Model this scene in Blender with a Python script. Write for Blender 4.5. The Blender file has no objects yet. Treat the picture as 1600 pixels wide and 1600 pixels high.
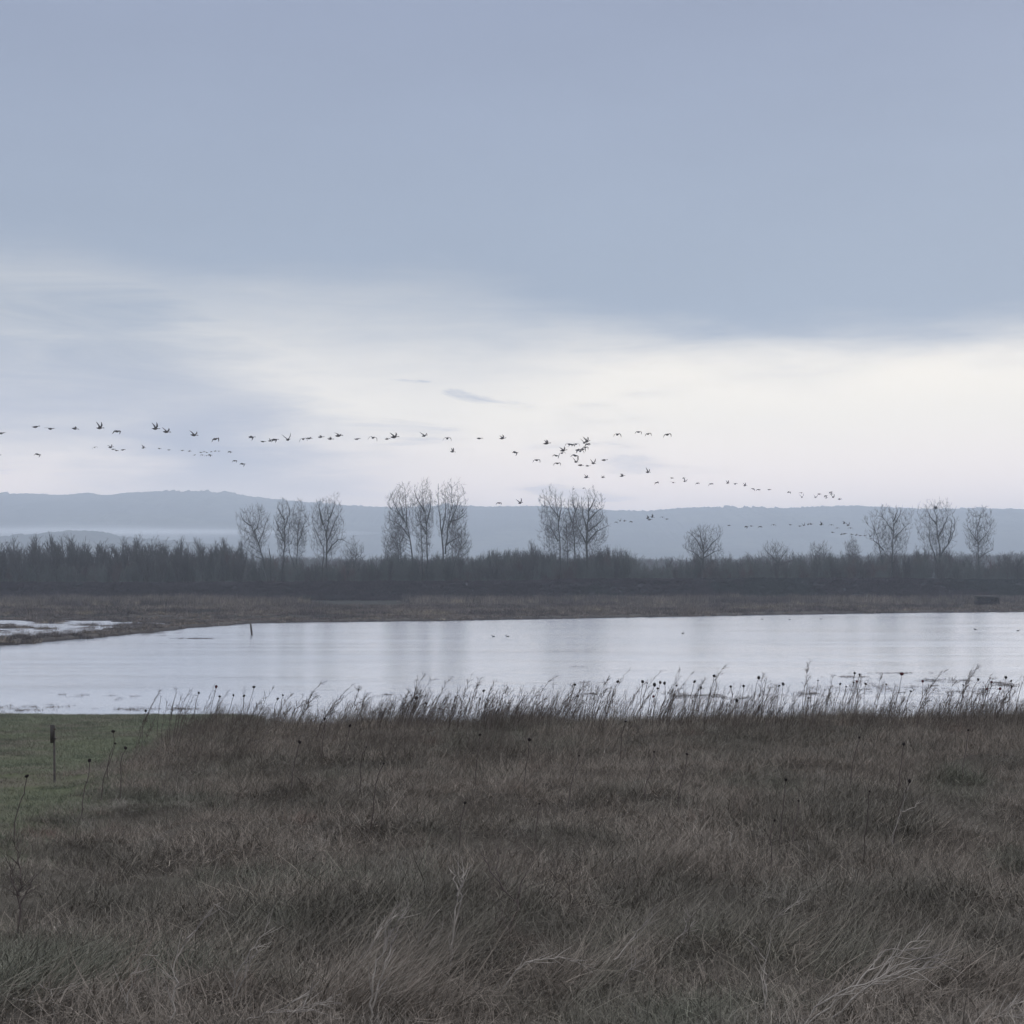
import bpy, math, random
import numpy as np
from mathutils import Vector

# ---------------------------------------------------------------- camera, sky, sun, exposure
S = bpy.context.scene
COL = S.collection
F = 2400.0            # focal length in pixels of the 1600 px photograph
EYE = 900.0           # image row of the eye level
CAMZ = 8.0
cam = bpy.data.cameras.new('camera')
cam.sensor_fit = 'HORIZONTAL'; cam.sensor_width = 36.0; cam.lens = 36.0*F/1600.0
cam.shift_y = (EYE-800.0)/1600.0
cam.clip_start = 0.1; cam.clip_end = 30000
co = bpy.data.objects.new('camera', cam); COL.objects.link(co)
co.location = (0, 0, CAMZ); co.rotation_euler = (math.radians(90), 0, 0)
S.camera = co

SUN_EL, SUN_AZ = math.radians(24), math.radians(38)      # azimuth clockwise from +Y
S.view_settings.view_transform = 'Standard'
S.view_settings.look = 'None'
S.view_settings.exposure = 0.0
S.view_settings.gamma = 1.0
S.render.engine = 'CYCLES'
S.cycles.use_denoising = True
S.cycles.max_bounces = 6
S.cycles.diffuse_bounces = 4
S.cycles.glossy_bounces = 2
S.cycles.volume_bounces = 4
S.cycles.transparent_max_bounces = 8
S.cycles.sample_clamp_indirect = 4.0

sun = bpy.data.lights.new('sun', 'SUN')
sun.energy = 0.8; sun.angle = math.radians(40); sun.color = (1.0, 0.95, 0.9)
so = bpy.data.objects.new('sun', sun); COL.objects.link(so)
sd = Vector((math.sin(SUN_AZ)*math.cos(SUN_EL), math.cos(SUN_AZ)*math.cos(SUN_EL), math.sin(SUN_EL)))
so.rotation_euler = sd.to_track_quat('Z', 'Y').to_euler()
so.location = (60, 60, 60)

W = bpy.data.worlds.new("World"); S.world = W; W.use_nodes = True


class NB:
    """tiny node-expression builder"""
    def __init__(s, nt): s.nt = nt
    def new(s, t, **k):
        n = s.nt.nodes.new(t)
        for a, b in k.items(): setattr(n, a, b)
        return n
    def put(s, sock, v):
        if isinstance(v, bpy.types.NodeSocket): s.nt.links.new(v, sock)
        elif isinstance(v, (tuple, list)):
            v = tuple(v)
            if len(sock.default_value) == 4 and len(v) == 3: v = v+(1,)
            sock.default_value = v
        else: sock.default_value = v
    def m(s, op, a, b=0.0, c=0.0):
        n = s.new('ShaderNodeMath', operation=op)
        s.put(n.inputs[0], a); s.put(n.inputs[1], b); s.put(n.inputs[2], c)
        return n.outputs[0]
    def add(s, a, b): return s.m('ADD', a, b)
    def sub(s, a, b): return s.m('SUBTRACT', a, b)
    def mul(s, a, b): return s.m('MULTIPLY', a, b)
    def div(s, a, b): return s.m('DIVIDE', a, b)
    def mx(s, a, b): return s.m('MAXIMUM', a, b)
    def ss(s, v, lo, hi, a=0.0, b=1.0):
        n = s.new('ShaderNodeMapRange', interpolation_type='SMOOTHSTEP')
        s.put(n.inputs['Value'], v); s.put(n.inputs['From Min'], lo); s.put(n.inputs['From Max'], hi)
        s.put(n.inputs['To Min'], a); s.put(n.inputs['To Max'], b)
        return n.outputs[0]
    def gauss(s, v, c, w):
        d = s.div(s.sub(v, c), w)
        return s.m('EXPONENT', s.mul(s.mul(d, d), -1.0))
    def xyz(s, a, b, c):
        n = s.new('ShaderNodeCombineXYZ')
        s.put(n.inputs[0], a); s.put(n.inputs[1], b); s.put(n.inputs[2], c)
        return n.outputs[0]
    def sep(s, v):
        n = s.new('ShaderNodeSeparateXYZ'); s.put(n.inputs[0], v); return n.outputs
    def noise(s, vec, scale, detail=3.0, rough=0.5, dist=0.0):
        n = s.new('ShaderNodeTexNoise')
        s.put(n.inputs['Vector'], vec)
        n.inputs['Scale'].default_value = scale; n.inputs['Detail'].default_value = detail
        n.inputs['Roughness'].default_value = rough; n.inputs['Distortion'].default_value = dist
        return n.outputs['Fac']
    def mix(s, f, a, b):
        n = s.new('ShaderNodeMix', data_type='RGBA')
        s.put(n.inputs[0], f); s.put(n.inputs[6], a); s.put(n.inputs[7], b)
        return n.outputs[2]
    def cscale(s, c, k):
        n = s.new('ShaderNodeVectorMath', operation='SCALE')
        s.put(n.inputs[0], c); s.put(n.inputs['Scale'], k)
        return n.outputs[0]


def build_world():
    nt = W.node_tree; nt.nodes.clear(); b = NB(nt)
    out = b.new('ShaderNodeOutputWorld'); bg = b.new('ShaderNodeBackground')
    STR = 0.1
    bg.inputs['Strength'].default_value = STR
    sky = b.new('ShaderNodeTexSky', sky_type='NISHITA')
    sky.sun_disc = False; sky.sun_elevation = SUN_EL; sky.sun_rotation = SUN_AZ
    tc = b.new('ShaderNodeTexCoord')
    X, Y, Z = b.sep(tc.outputs['Generated'])[:3]
    az = b.m('ARCTAN2', X, Y)
    el = b.m('ARCSINE', Z)
    # cloud warps (direction based, so they stay in the sky from any viewpoint)
    wv = b.xyz(b.mul(az, 1.0), b.mul(el, 3.2), 0.3)
    n1 = b.sub(b.noise(wv, 4.0, 5.0, 0.55), 0.5)
    n2 = b.sub(b.noise(b.xyz(az, b.mul(el, 7.0), 4.1), 9.0, 6.0, 0.6, 0.4), 0.5)
    n3 = b.sub(b.noise(b.xyz(az, b.mul(el, 7.0), 8.7), 6.0, 7.0, 0.62, 0.8), 0.5)
    big = b.sub(b.noise(wv, 1.6, 3.0, 0.5), 0.5)
    # heavy cloud deck with a soft lower edge
    edge = b.add(0.158, b.mul(az, -0.045))
    elw = b.add(el, b.add(b.mul(n1, 0.058), b.mul(n2, 0.030)))
    right = b.ss(az, -0.05, 0.10)
    wdt = b.add(0.075, b.mul(right, -0.042))
    deck = b.ss(elw, b.sub(edge, wdt), b.add(edge, b.mul(wdt, 0.62)))
    # grey-blue bank to the left reaching lower
    azw = b.add(az, b.add(b.mul(n1, 0.20), b.mul(n2, 0.13)))
    left = b.mul(b.ss(azw, -0.02, -0.24), b.ss(b.add(el, b.mul(n2, 0.045)), 0.052, 0.105))
    blob = b.mul(b.gauss(azw, -0.19, 0.085), b.gauss(b.add(el, b.mul(n1, 0.03)), 0.088, 0.052))
    left = b.mul(left, b.add(0.93, b.mul(n3, 0.7)))
    cov = b.mx(deck, b.mx(b.mul(left, 0.90), b.mul(blob, 1.0)))
    # fine lilac streaks across the bright opening
    st = b.mul(b.ss(b.add(n3, 0.0), -0.05, 0.18), b.mul(b.gauss(az, -0.05, 0.12), b.gauss(el, 0.126, 0.034)))
    st2 = b.mul(b.ss(n2, 0.02, 0.20), b.mul(b.ss(az, 0.25, 0.05), b.gauss(el, 0.065, 0.04)))
    cov = b.mx(cov, b.add(b.mul(st, 1.05), b.mul(st2, 0.50)))
    # colours
    hi = b.ss(el, 0.13, 0.40)
    deckc = b.mix(hi, (0.312, 0.380, 0.478), (0.275, 0.325, 0.455))
    deckc = b.cscale(deckc, b.add(1.0, b.add(b.mul(big, 0.30), b.mul(n1, 0.16))))
    lowc = b.mix(b.ss(el, 0.02, 0.11), (2.10, 1.68, 1.46), (1.37, 1.25, 1.05))
    lowc = b.cscale(lowc, b.add(0.96, b.mul(n1, 0.10)))
    lilac = b.mix(b.ss(el, 0.08, 0.17), (0.50, 0.525, 0.63), deckc)
    c = b.mix(cov, lowc, lilac)
    # away from the bright opening (behind the viewer) the low sky is plain grey-blue cloud
    back = b.ss(b.m('ABSOLUTE', b.sub(az, 0.25)), 1.0, 1.9)
    c = b.mix(back, c, (0.62, 0.70, 0.84))
    up = b.ss(el, 0.42, 0.85)
    c = b.mix(up, c, (1.50, 1.58, 1.80))
    c = b.cscale(c, 1.0/STR)
    c = b.mix(0.04, c, sky.outputs[0])
    nt.links.new(c, bg.inputs['Color']); nt.links.new(bg.outputs[0], out.inputs['Surface'])
    W.cycles.sampling_method = 'MANUAL'; W.cycles.sample_map_resolution = 512

build_world()

# ---------------------------------------------------------------- helpers
rng = np.random.default_rng(7)
random.seed(7)


def wpt(px, py, D):
    return np.array([(px-800.0)/F*D, D, CAMZ+(EYE-py)/F*D])


def smooth(x, a, b):
    t = np.clip((x-a)/(b-a), 0, 1); return t*t*(3-2*t)


def vnoise(x, y, seed=0):
    """smooth value noise"""
    x = np.asarray(x, float); y = np.asarray(y, float)
    xi = np.floor(x).astype(np.int64); yi = np.floor(y).astype(np.int64)
    fx = x-xi; fy = y-yi
    fx = fx*fx*(3-2*fx); fy = fy*fy*(3-2*fy)
    def h(a, c):
        v = (a*374761393+c*668265263+seed*2147483647) & 0xffffffff
        v = ((v ^ (v >> 13))*1274126177) & 0xffffffff
        return ((v ^ (v >> 16)) & 0xffff)/65535.0
    return (h(xi, yi)*(1-fx)+h(xi+1, yi)*fx)*(1-fy)+(h(xi, yi+1)*(1-fx)+h(xi+1, yi+1)*fx)*fy


def fbm(x, y, seed=0, o=4):
    s = 0; a = 1.0; t = 0
    for i in range(o):
        s = s+a*vnoise(np.asarray(x)*2**i, np.asarray(y)*2**i, seed+i*17); t += a; a *= 0.5
    return s/t-0.5


def mesh_np(name, V, Q, smooth_shade=False, tris=False):
    me = bpy.data.meshes.new(name)
    V = np.asarray(V, dtype=np.float32).reshape(-1, 3); Q = np.asarray(Q, dtype=np.int32)
    k = Q.shape[1]
    me.vertices.add(len(V)); me.vertices.foreach_set('co', V.ravel())
    me.loops.add(Q.size); me.loops.foreach_set('vertex_index', Q.ravel())
    me.polygons.add(len(Q))
    me.polygons.foreach_set('loop_start', np.arange(0, Q.size, k, dtype=np.int32))
    if smooth_shade:
        me.polygons.foreach_set('use_smooth', np.ones(len(Q), dtype=bool))
    me.update(calc_edges=True); me.validate()
    return me


def link(name, me, mat=None, parent=None, col=None):
    o = bpy.data.objects.new(name, me)
    (col or COL).objects.link(o)
    if mat is not None and len(me.materials) == 0: me.materials.append(mat)
    if parent is not None: o.parent = parent
    return o


def tag(o, label=None, cat=None, group=None, kind=None):
    if label: o['label'] = label
    if cat: o['category'] = cat
    if group: o['group'] = group
    if kind: o['kind'] = kind
    return o


def empty(name, loc, label=None, cat=None, group=None):
    o = bpy.data.objects.new(name, None); COL.objects.link(o)
    o.empty_display_size = 0.2
    o.location = tuple(float(v) for v in loc)
    return tag(o, label, cat, group)


def material(name, color, rough=0.9, spec=0.2, var=None, scale=1.0, rnd=0.0, bump=None, space='object', tone=False):
    """base colour, mottled with a second/third colour by noise; rnd = brightness change per instance"""
    m = bpy.data.materials.new(name); m.use_nodes = True
    nt = m.node_tree; b = NB(nt); p = nt.nodes['Principled BSDF']
    p.inputs['Roughness'].default_value = rough
    p.inputs['Specular IOR Level'].default_value = spec
    c = None
    if space == 'world':
        vec = b.new('ShaderNodeNewGeometry').outputs['Position']
    else:
        vec = b.new('ShaderNodeTexCoord').outputs['Object']
    if var:
        c = color
        for i, (vc, sc, lo, hi) in enumerate(var):
            f = b.ss(b.noise(b.xyz(*[b.add(q, 13.7*i) for q in b.sep(vec)[:3]]), sc, 4.0, 0.6), lo, hi)
            c = b.mix(f, c, vc)
    if rnd:
        oi = b.new('ShaderNodeObjectInfo')
        k = b.add(1.0-rnd, b.mul(oi.outputs['Random'], 2*rnd))
        if c is None:
            rgb = b.new('ShaderNodeRGB'); rgb.outputs[0].default_value = (*color, 1); c = rgb.outputs[0]
        c = b.cscale(c, k)
    if tone:
        at = b.new('ShaderNodeAttribute', attribute_name='tone')
        c = b.cscale(c, at.outputs['Fac'])
    if c is None: p.inputs['Base Color'].default_value = (*color, 1)
    else: b.put(p.inputs['Base Color'], c)
    if bump:
        bn = b.new('ShaderNodeBump'); bn.inputs['Strength'].default_value = bump[1]
        bn.inputs['Distance'].default_value = bump[2]
        b.put(bn.inputs['Height'], b.noise(vec, bump[0], 5.0, 0.65))
        nt.links.new(bn.outputs[0], p.inputs['Normal'])
    return m


def prisms(P0, P1, R0, R1, k=3):
    """vectorised tapered k-sided prisms -> (verts, quads)"""
    P0 = np.asarray(P0, float); P1 = np.asarray(P1, float)
    n = len(P0)
    d = P1-P0; L = np.linalg.norm(d, axis=1, keepdims=True); d = d/np.maximum(L, 1e-9)
    ref = np.where(np.abs(d[:, 2:3]) > 0.9, np.array([[1., 0, 0]]), np.array([[0, 0, 1.]]))
    u = np.cross(d, ref); u /= np.linalg.norm(u, axis=1, keepdims=True)
    v = np.cross(d, u)
    an = np.arange(k)*2*math.pi/k
    ring = np.cos(an)[None, :, None]*u[:, None, :]+np.sin(an)[None, :, None]*v[:, None, :]
    A = P0[:, None, :]+ring*np.asarray(R0)[:, None, None]
    B = P1[:, None, :]+ring*np.asarray(R1)[:, None, None]
    V = np.concatenate([A, B], axis=1).reshape(-1, 3)
    base = (np.arange(n)*2*k)[:, None]
    i = np.arange(k); j = (i+1) % k
    q = np.stack([i, j, j+k, i+k], axis=1)
    Q = (base[:, :, None]+q[None]).reshape(-1, 4)
    return V, Q


def segs_mesh(name, segs, k=3, smooth_shade=True):
    V, Q = prisms(segs[:, 0:3], segs[:, 3:6], segs[:, 6], segs[:, 7], k)
    return mesh_np(name, V, Q, smooth_shade)


def polyseg(pts, r0, r1, sub=1, jit=0.0, g=None):
    """polyline -> segments, Catmull-Rom subdivided"""
    pts = [np.asarray(p, float) for p in pts]
    if sub > 1 and len(pts) > 2:
        P = [2*pts[0]-pts[1]]+pts+[2*pts[-1]-pts[-2]]; outp = []
        for i in range(1, len(P)-2):
            for s in range(sub):
                t = s/sub
                outp.append(0.5*((2*P[i])+(-P[i-1]+P[i+1])*t+(2*P[i-1]-5*P[i]+4*P[i+1]-P[i+2])*t*t+(-P[i-1]+3*P[i]-3*P[i+1]+P[i+2])*t**3))
        outp.append(pts[-1]); pts = outp
    pts = np.array(pts)
    if jit and g is not None: pts[1:-1] += g.normal(0, jit, pts[1:-1].shape)
    n = len(pts)-1
    t = np.linspace(0, 1, n+1); r = r0+(r1-r0)*t**0.8
    # last two columns: position along the limb, length of the limb
    Ltot = np.sum(np.linalg.norm(np.diff(pts, axis=0), axis=1))
    return np.column_stack([pts[:-1], pts[1:], r[:-1], r[1:], t[:-1], np.full(n, Ltot)])


def spawn(par, n, g, length, ang=(25, 55), up=0.25, nseg=3, rr=0.5, tmin=0.2, wob=0.25, taper=0.6, tip=0.004, bias=1.0):
    """n side branches on the parent segments"""
    t = par[:, 8]; L = np.linalg.norm(par[:, 3:6]-par[:, 0:3], axis=1)
    w = L*(t >= tmin)*(0.3+t)**bias
    if w.sum() <= 0: return np.zeros((0, 10))
    idx = g.choice(len(par), n, p=w/w.sum()); f = g.random(n)[:, None]
    P = par[idx]; p = P[:, 0:3]*(1-f)+P[:, 3:6]*f
    r = (P[:, 6]*(1-f[:, 0])+P[:, 7]*f[:, 0])*rr
    d = P[:, 3:6]-P[:, 0:3]; d /= np.linalg.norm(d, axis=1, keepdims=True)
    rv = g.normal(size=(n, 3)); rv -= (rv*d).sum(1, keepdims=True)*d; rv /= np.linalg.norm(rv, axis=1, keepdims=True)
    a = np.radians(g.uniform(ang[0], ang[1], n))[:, None]
    dr = d*np.cos(a)+rv*np.sin(a)
    tt = P[:, 8]
    ln = length*(1-taper*tt)*g.uniform(0.6, 1.15, n)
    out = []
    for s in range(nseg):
        dr = dr+g.normal(0, wob, (n, 3))*0.6; dr[:, 2] += up
        dr /= np.linalg.norm(dr, axis=1, keepdims=True)
        q = p+dr*(ln/nseg)[:, None]
        ra = r*(1-s/nseg)+tip; rb = r*(1-(s+1)/nseg)+tip
        out.append(np.column_stack([p, q, ra, rb, np.full(n, s/nseg), ln]))
        p = q
    return np.concatenate(out)


def instancer(name, pts, rot, scl, idx, source_objs, mat_obj=None):
    """one object that scatters small source meshes on its points"""
    me = bpy.data.meshes.new(name)
    me.vertices.add(len(pts)); me.vertices.foreach_set('co', np.asarray(pts, np.float32).ravel())
    a = me.attributes.new('rot', 'FLOAT_VECTOR', 'POINT'); a.data.foreach_set('vector', np.asarray(rot, np.float32).ravel())
    a = me.attributes.new('scl', 'FLOAT_VECTOR', 'POINT'); a.data.foreach_set('vector', np.asarray(scl, np.float32).ravel())
    a = me.attributes.new('idx', 'INT', 'POINT'); a.data.foreach_set('value', np.asarray(idx, np.int32).ravel())
    src = bpy.data.collections.new(name+'_sources')
    for i_, o in enumerate(source_objs):
        o.name = f'source_{i_:02d}_'+o.name; src.objects.link(o)
    ob = bpy.data.objects.new(name, me); COL.objects.link(ob)
    ng = bpy.data.node_groups.new(name+'_scatter', 'GeometryNodeTree')
    ng.interface.new_socket(name='Geometry', in_out='INPUT', socket_type='NodeSocketGeometry')
    ng.interface.new_socket(name='Geometry', in_out='OUTPUT', socket_type='NodeSocketGeometry')
    N = ng.nodes; Lk = ng.links
    gi = N.new('NodeGroupInput'); go = N.new('NodeGroupOutput')
    ci = N.new('GeometryNodeCollectionInfo'); ci.inputs['Collection'].default_value = src
    ci.inputs['Separate Children'].default_value = True; ci.inputs['Reset Children'].default_value = True
    ip = N.new('GeometryNodeInstanceOnPoints'); ip.inputs['Pick Instance'].default_value = True
    def attr(nm, ty):
        n = N.new('GeometryNodeInputNamedAttribute'); n.data_type = ty; n.inputs['Name'].default_value = nm
        return n.outputs['Attribute']
    Lk.new(gi.outputs[0], ip.inputs['Points']); Lk.new(ci.outputs[0], ip.inputs['Instance'])
    Lk.new(attr('idx', 'INT'), ip.inputs['Instance Index'])
    er = N.new('FunctionNodeEulerToRotation'); Lk.new(attr('rot', 'FLOAT_VECTOR'), er.inputs[0])
    Lk.new(er.outputs[0], ip.inputs['Rotation'])
    Lk.new(attr('scl', 'FLOAT_VECTOR'), ip.inputs['Scale'])
    Lk.new(ip.outputs[0], go.inputs[0])
    md = ob.modifiers.new('scatter', 'NODES'); md.node_group = ng
    return ob


def source(name, me, mat):
    o = bpy.data.objects.new(name, me)
    if len(me.materials) == 0: me.materials.append(mat)
    return o


def blades(n, g, rad, h, lean, wid, curl=0.5, flat=0.0, leanx=0.0, nseg=3, kink=0.12):
    """clump of tapering ribbons; lean = random lean, leanx = common lean towards +x"""
    a = g.random(n)*2*math.pi; r = rad*np.sqrt(g.random(n))
    p = np.column_stack([r*np.cos(a), r*np.sin(a), np.zeros(n)-0.02])
    H = g.uniform(h[0], h[1], n)
    la = g.random(n)*2*math.pi; lm = np.abs(g.normal(0, lean, n))
    d = np.column_stack([np.cos(la)*lm+leanx, np.sin(la)*lm, np.ones(n)*(1-flat*g.random(n))])
    d /= np.linalg.norm(d, axis=1, keepdims=True)
    wd = np.column_stack([-np.sin(la), np.cos(la), np.zeros(n)])+g.normal(0, 0.5, (n, 3)); wd[:, 2] *= 0.2
    wd /= np.linalg.norm(wd, axis=1, keepdims=True)
    W_ = g.uniform(wid[0], wid[1], n)
    V = []; st = p
    cd = np.column_stack([np.cos(la)*1.0+leanx*1.5, np.sin(la)*1.0, -0.25*np.ones(n)])*g.uniform(0.1, curl, n)[:, None]
    for s in range(nseg+1):
        w = W_*(1-0.9*s/nseg)
        V.append(st-wd*w[:, None]/2); V.append(st+wd*w[:, None]/2)
        d = d+cd/nseg; d /= np.linalg.norm(d, axis=1, keepdims=True)
        d2 = d+g.normal(0, kink, d.shape)
        st = st+d2*(H/nseg)[:, None]
    V = np.stack(V, axis=1)      # n, 2(nseg+1), 3
    m = 2*(nseg+1)
    q = np.array([[2*s, 2*s+1, 2*s+3, 2*s+2] for s in range(nseg)])
    Q = ((np.arange(n)*m)[:, None, None]+q[None]).reshape(-1, 4)
    return V.reshape(-1, 3), Q


def toned(me, k, g, lo=0.40, hi=1.25, pale=0.09):
    """each blade gets a tone of its own (k vertices per blade)"""
    n = len(me.vertices)//k
    t = g.uniform(lo, hi, n); t = np.where(g.random(n) < pale, g.uniform(1.35, 2.0, n), t)
    a = me.attributes.new('tone', 'FLOAT', 'POINT'); a.data.foreach_set('value', np.repeat(t, k).astype(np.float32))
    return me


def merge(parts):
    Vs, Qs, o = [], [], 0
    for V, Q in parts:
        Vs.append(V); Qs.append(Q+o); o += len(V)
    return np.concatenate(Vs), np.concatenate(Qs)


# ---------------------------------------------------------------- terrain
SH = np.array([(-400, 1040), (0, 1010), (100, 1002), (230, 990), (300, 982), (400, 974.5), (500, 973), (600, 972), (800, 969), (1000, 965), (1180, 961.5),
               (1400, 958.5), (1600, 956.5), (2200, 953)])


def far_shore(px):
    py = np.interp(px, SH[:, 0], SH[:, 1]); return CAMZ*F/(py-EYE)


def edge_x(y):           # left edge of the dry-grass knoll
    return -3.72-(y-12.0)*0.142+0.18*np.sin(y*0.9)


def ground_z(x, y):
    x = np.asarray(x, float); y = np.asarray(y, float)
    lawn = np.interp(y, [-60, 0, 6.5, 12, 18, 88, 100, 130], [6.9, 6.4, 6.1, 5.95, 5.6, 0.0, -0.5, -0.7])
    kn = np.interp(y, [-60, 0, 6.5, 12, 18, 26, 30, 34, 45, 60, 80, 100, 130], [6.9, 6.4, 6.1, 5.95, 5.76, 5.44, 4.95, 4.3, 3.0, 1.4, 0.0, -0.6, -0.7])
    k = smooth(x-edge_x(y), -0.7, 0.7)
    z = lawn*(1-k)+kn*k
    z = z+k*(0.34*fbm(x*0.9, y*0.9, 3)+0.10*fbm(x*3.1, y*3.1, 4, 2)+0.009*(x+4)*smooth(y, 12, 26)) * smooth(y, -5, 5)*(1-smooth(y, 30, 50))
    z = z+(1-k)*0.30*fbm(x*0.16, y*0.16, 9)*smooth(y, 10, 20)*(1-smooth(y, 70, 86))
    z = z+0.10*fbm(x*0.2, y*0.2, 15)*smooth(y, 70, 86)*(1-smooth(y, 95, 120))
    yy = np.maximum(y, 1.0)
    px = 800+F*x/yy; py = EYE+CAMZ*F/yy
    ys = far_shore(px)+5*fbm(px*0.02, py*0.02, 21)+4*fbm(px*0.11, py*0.0, 25)
    marsh = 0.42+0.35*fbm(x*0.03, y*0.03, 5)+0.12*fbm(x*0.3, y*0.3, 6)
    t = smooth(y, ys-1.5, ys+5.0)
    far = -0.7+(marsh+0.7)*t
    # flooded flats behind the spit at the left
    inner = (1-smooth(px, 240, 330))*smooth(py, 966, 971)*smooth(np.interp(px, [0, 100, 230, 300, 360], [1006, 997.5, 986.5, 979, 972])-py, 0, 4)
    isl = 1.1*(fbm(px*0.014+3, py*0.42, 31)-0.02-0.07*smooth(py, 974, 990))
    far = far*(1-inner)+(isl-0.03)*inner
    inner2 = smooth(px, 50, 35)*smooth(py, 962.3, 963.2)*smooth(967, 967-0, 966)*0
    slv = smooth(px, 1470, 1500)*smooth(py, 949.6, 950.4)*(1-smooth(py, 952.4, 953.2))
    far = far*(1-slv)-0.2*slv
    slv = (1-smooth(px, 35, 60))*smooth(py, 962.2, 963.2)*(1-smooth(py, 965.2, 966.2))
    far = far*(1-slv)-0.2*slv
    # bank (dike)
    top = np.interp(px, [0, 560, 700, 950, 1600], [5.35, 5.3, 5.7, 6.5, 6.6])+0.35*fbm(x*0.04, y*0.0, 44)
    dk = smooth(y, 474, 489)*(1-smooth(y, 495, 508))
    far = far+(top-0.4)*dk
    far = far+0.8*smooth(y, 500, 520)
    return np.where(y < 140, z, far)


def build_ground():
    rows = np.concatenate([np.arange(-60, 3, 3.0), np.arange(3, 34, 0.2), np.arange(34, 140, 1.2), np.arange(140, 360, 0.7),
                           np.arange(360, 520, 1.0), np.geomspace(520, 11000, 60)])
    u = np.concatenate([-np.geomspace(2.2, 0.46, 24), np.linspace(-0.45, 0.45, 520), np.geomspace(0.46, 2.2, 24)])
    Yg, U = np.meshgrid(rows, u, indexing='ij')
    Xg = U*(np.abs(Yg)+8)
    Zg = ground_z(Xg, Yg)
    V = np.stack([Xg, Yg, Zg], axis=-1).reshape(-1, 3)
    nr, nc = Yg.shape
    i = np.arange(nr-1)[:, None]*nc+np.arange(nc-1)[None]
    Q = np.stack([i, i+1, i+nc+1, i+nc], axis=-1).reshape(-1, 4)
    me = mesh_np('ground', V, Q, True)
    m = bpy.data.materials.new('ground_soil'); m.use_nodes = True
    nt = m.node_tree; b = NB(nt); p = nt.nodes['Principled BSDF']
    pos = b.new('ShaderNodeNewGeometry').outputs['Position']
    X, Y, Z = b.sep(pos)[:3]
    soil = b.mix(b.ss(b.noise(pos, 1.3, 5.0, 0.65), 0.38, 0.62), (0.058, 0.050, 0.042), (0.090, 0.080, 0.066))
    green = b.mix(b.ss(b.noise(pos, 0.35, 5.0, 0.65), 0.40, 0.62), (0.085, 0.092, 0.055), (0.125, 0.115, 0.085))
    # the lawn lies left of the knoll's edge and down to the water
    ex = b.add(-3.72, b.mul(b.sub(Y, 12.0), -0.142))
    lawn = b.ss(b.sub(X, b.add(ex, b.mul(b.sub(b.noise(pos, 0.8), 0.5), 1.4))), 0.5, -0.3)
    c = b.mix(lawn, soil, green)
    mc = b.mix(b.ss(b.noise(pos, 0.09, 6.0, 0.7), 0.42, 0.60), (0.060, 0.054, 0.050), (0.088, 0.078, 0.068))
    mc = b.mix(b.ss(Z, 0.34, 0.05), mc, (0.045, 0.040, 0.040))
    c = b.mix(b.ss(Y, 120, 130), c, mc)
    c = b.mix(b.ss(Y, 380, 392), c, (0.048, 0.047, 0.043))
    c = b.mix(b.ss(Y, 470, 478), c, (0.045, 0.042, 0.045))
    b.put(p.inputs['Base Color'], c); p.inputs['Roughness'].default_value = 0.95
    p.inputs['Specular IOR Level'].default_value = 0.0
    bn = b.new('ShaderNodeBump'); bn.inputs['Strength'].default_value = 0.8; bn.inputs['Distance'].default_value = 0.06
    b.put(bn.inputs['Height'], b.noise(pos, 9.0, 5.0, 0.7)); nt.links.new(bn.outputs[0], p.inputs['Normal'])
    return tag(link('ground', me, m), kind='structure')

build_ground()


def build_water():
    V = [(-1500, 55, 0), (1500, 55, 0), (1500, 440, 0), (-1500, 440, 0)]
    me = mesh_np('water', V, [[0, 1, 2, 3]])
    m = bpy.data.materials.new('flood_water'); m.use_nodes = True
    nt = m.node_tree; b = NB(nt); p = nt.nodes['Principled BSDF']
    p.inputs['Base Color'].default_value = (0.62, 0.63, 0.655, 1)
    p.inputs['Roughness'].default_value = 0.21
    p.inputs['IOR'].default_value = 1.33; p.inputs['Metallic'].default_value = 0.55
    p.inputs['Specular IOR Level'].default_value = 0.9
    pos = b.new('ShaderNodeNewGeometry').outputs['Position']
    X, Y, Z = b.sep(pos)[:3]
    h1 = b.noise(b.xyz(b.mul(X, 0.55), Y, 0.0), 1.1, 3.0, 0.55)
    h2 = b.noise(b.xyz(b.mul(X, 0.35), Y, 5.0), 4.5, 3.0, 0.6)
    calm = b.ss(b.noise(b.xyz(b.mul(X, 0.012), b.mul(Y, 0.05), 2.0), 1.0, 4.0, 0.6, 0.5), 0.36, 0.62, 0.45, 1.25)
    streak = b.noise(b.xyz(b.mul(X, 0.02), b.mul(Y, 0.22), 7.0), 1.0, 5.0, 0.62, 0.6)
    b.put(p.inputs['Roughness'], b.ss(streak, 0.34, 0.68, 0.13, 0.20))
    hh = b.mul(b.add(b.mul(h1, 0.050), b.mul(h2, 0.020)), calm)
    bn = b.new('ShaderNodeBump'); bn.inputs['Strength'].default_value = 0.85; bn.inputs['Distance'].default_value = 1.0
    b.put(bn.inputs['Height'], hh); nt.links.new(bn.outputs[0], p.inputs['Normal'])
    return tag(link('water', me, m), kind='structure')

build_water()

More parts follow.
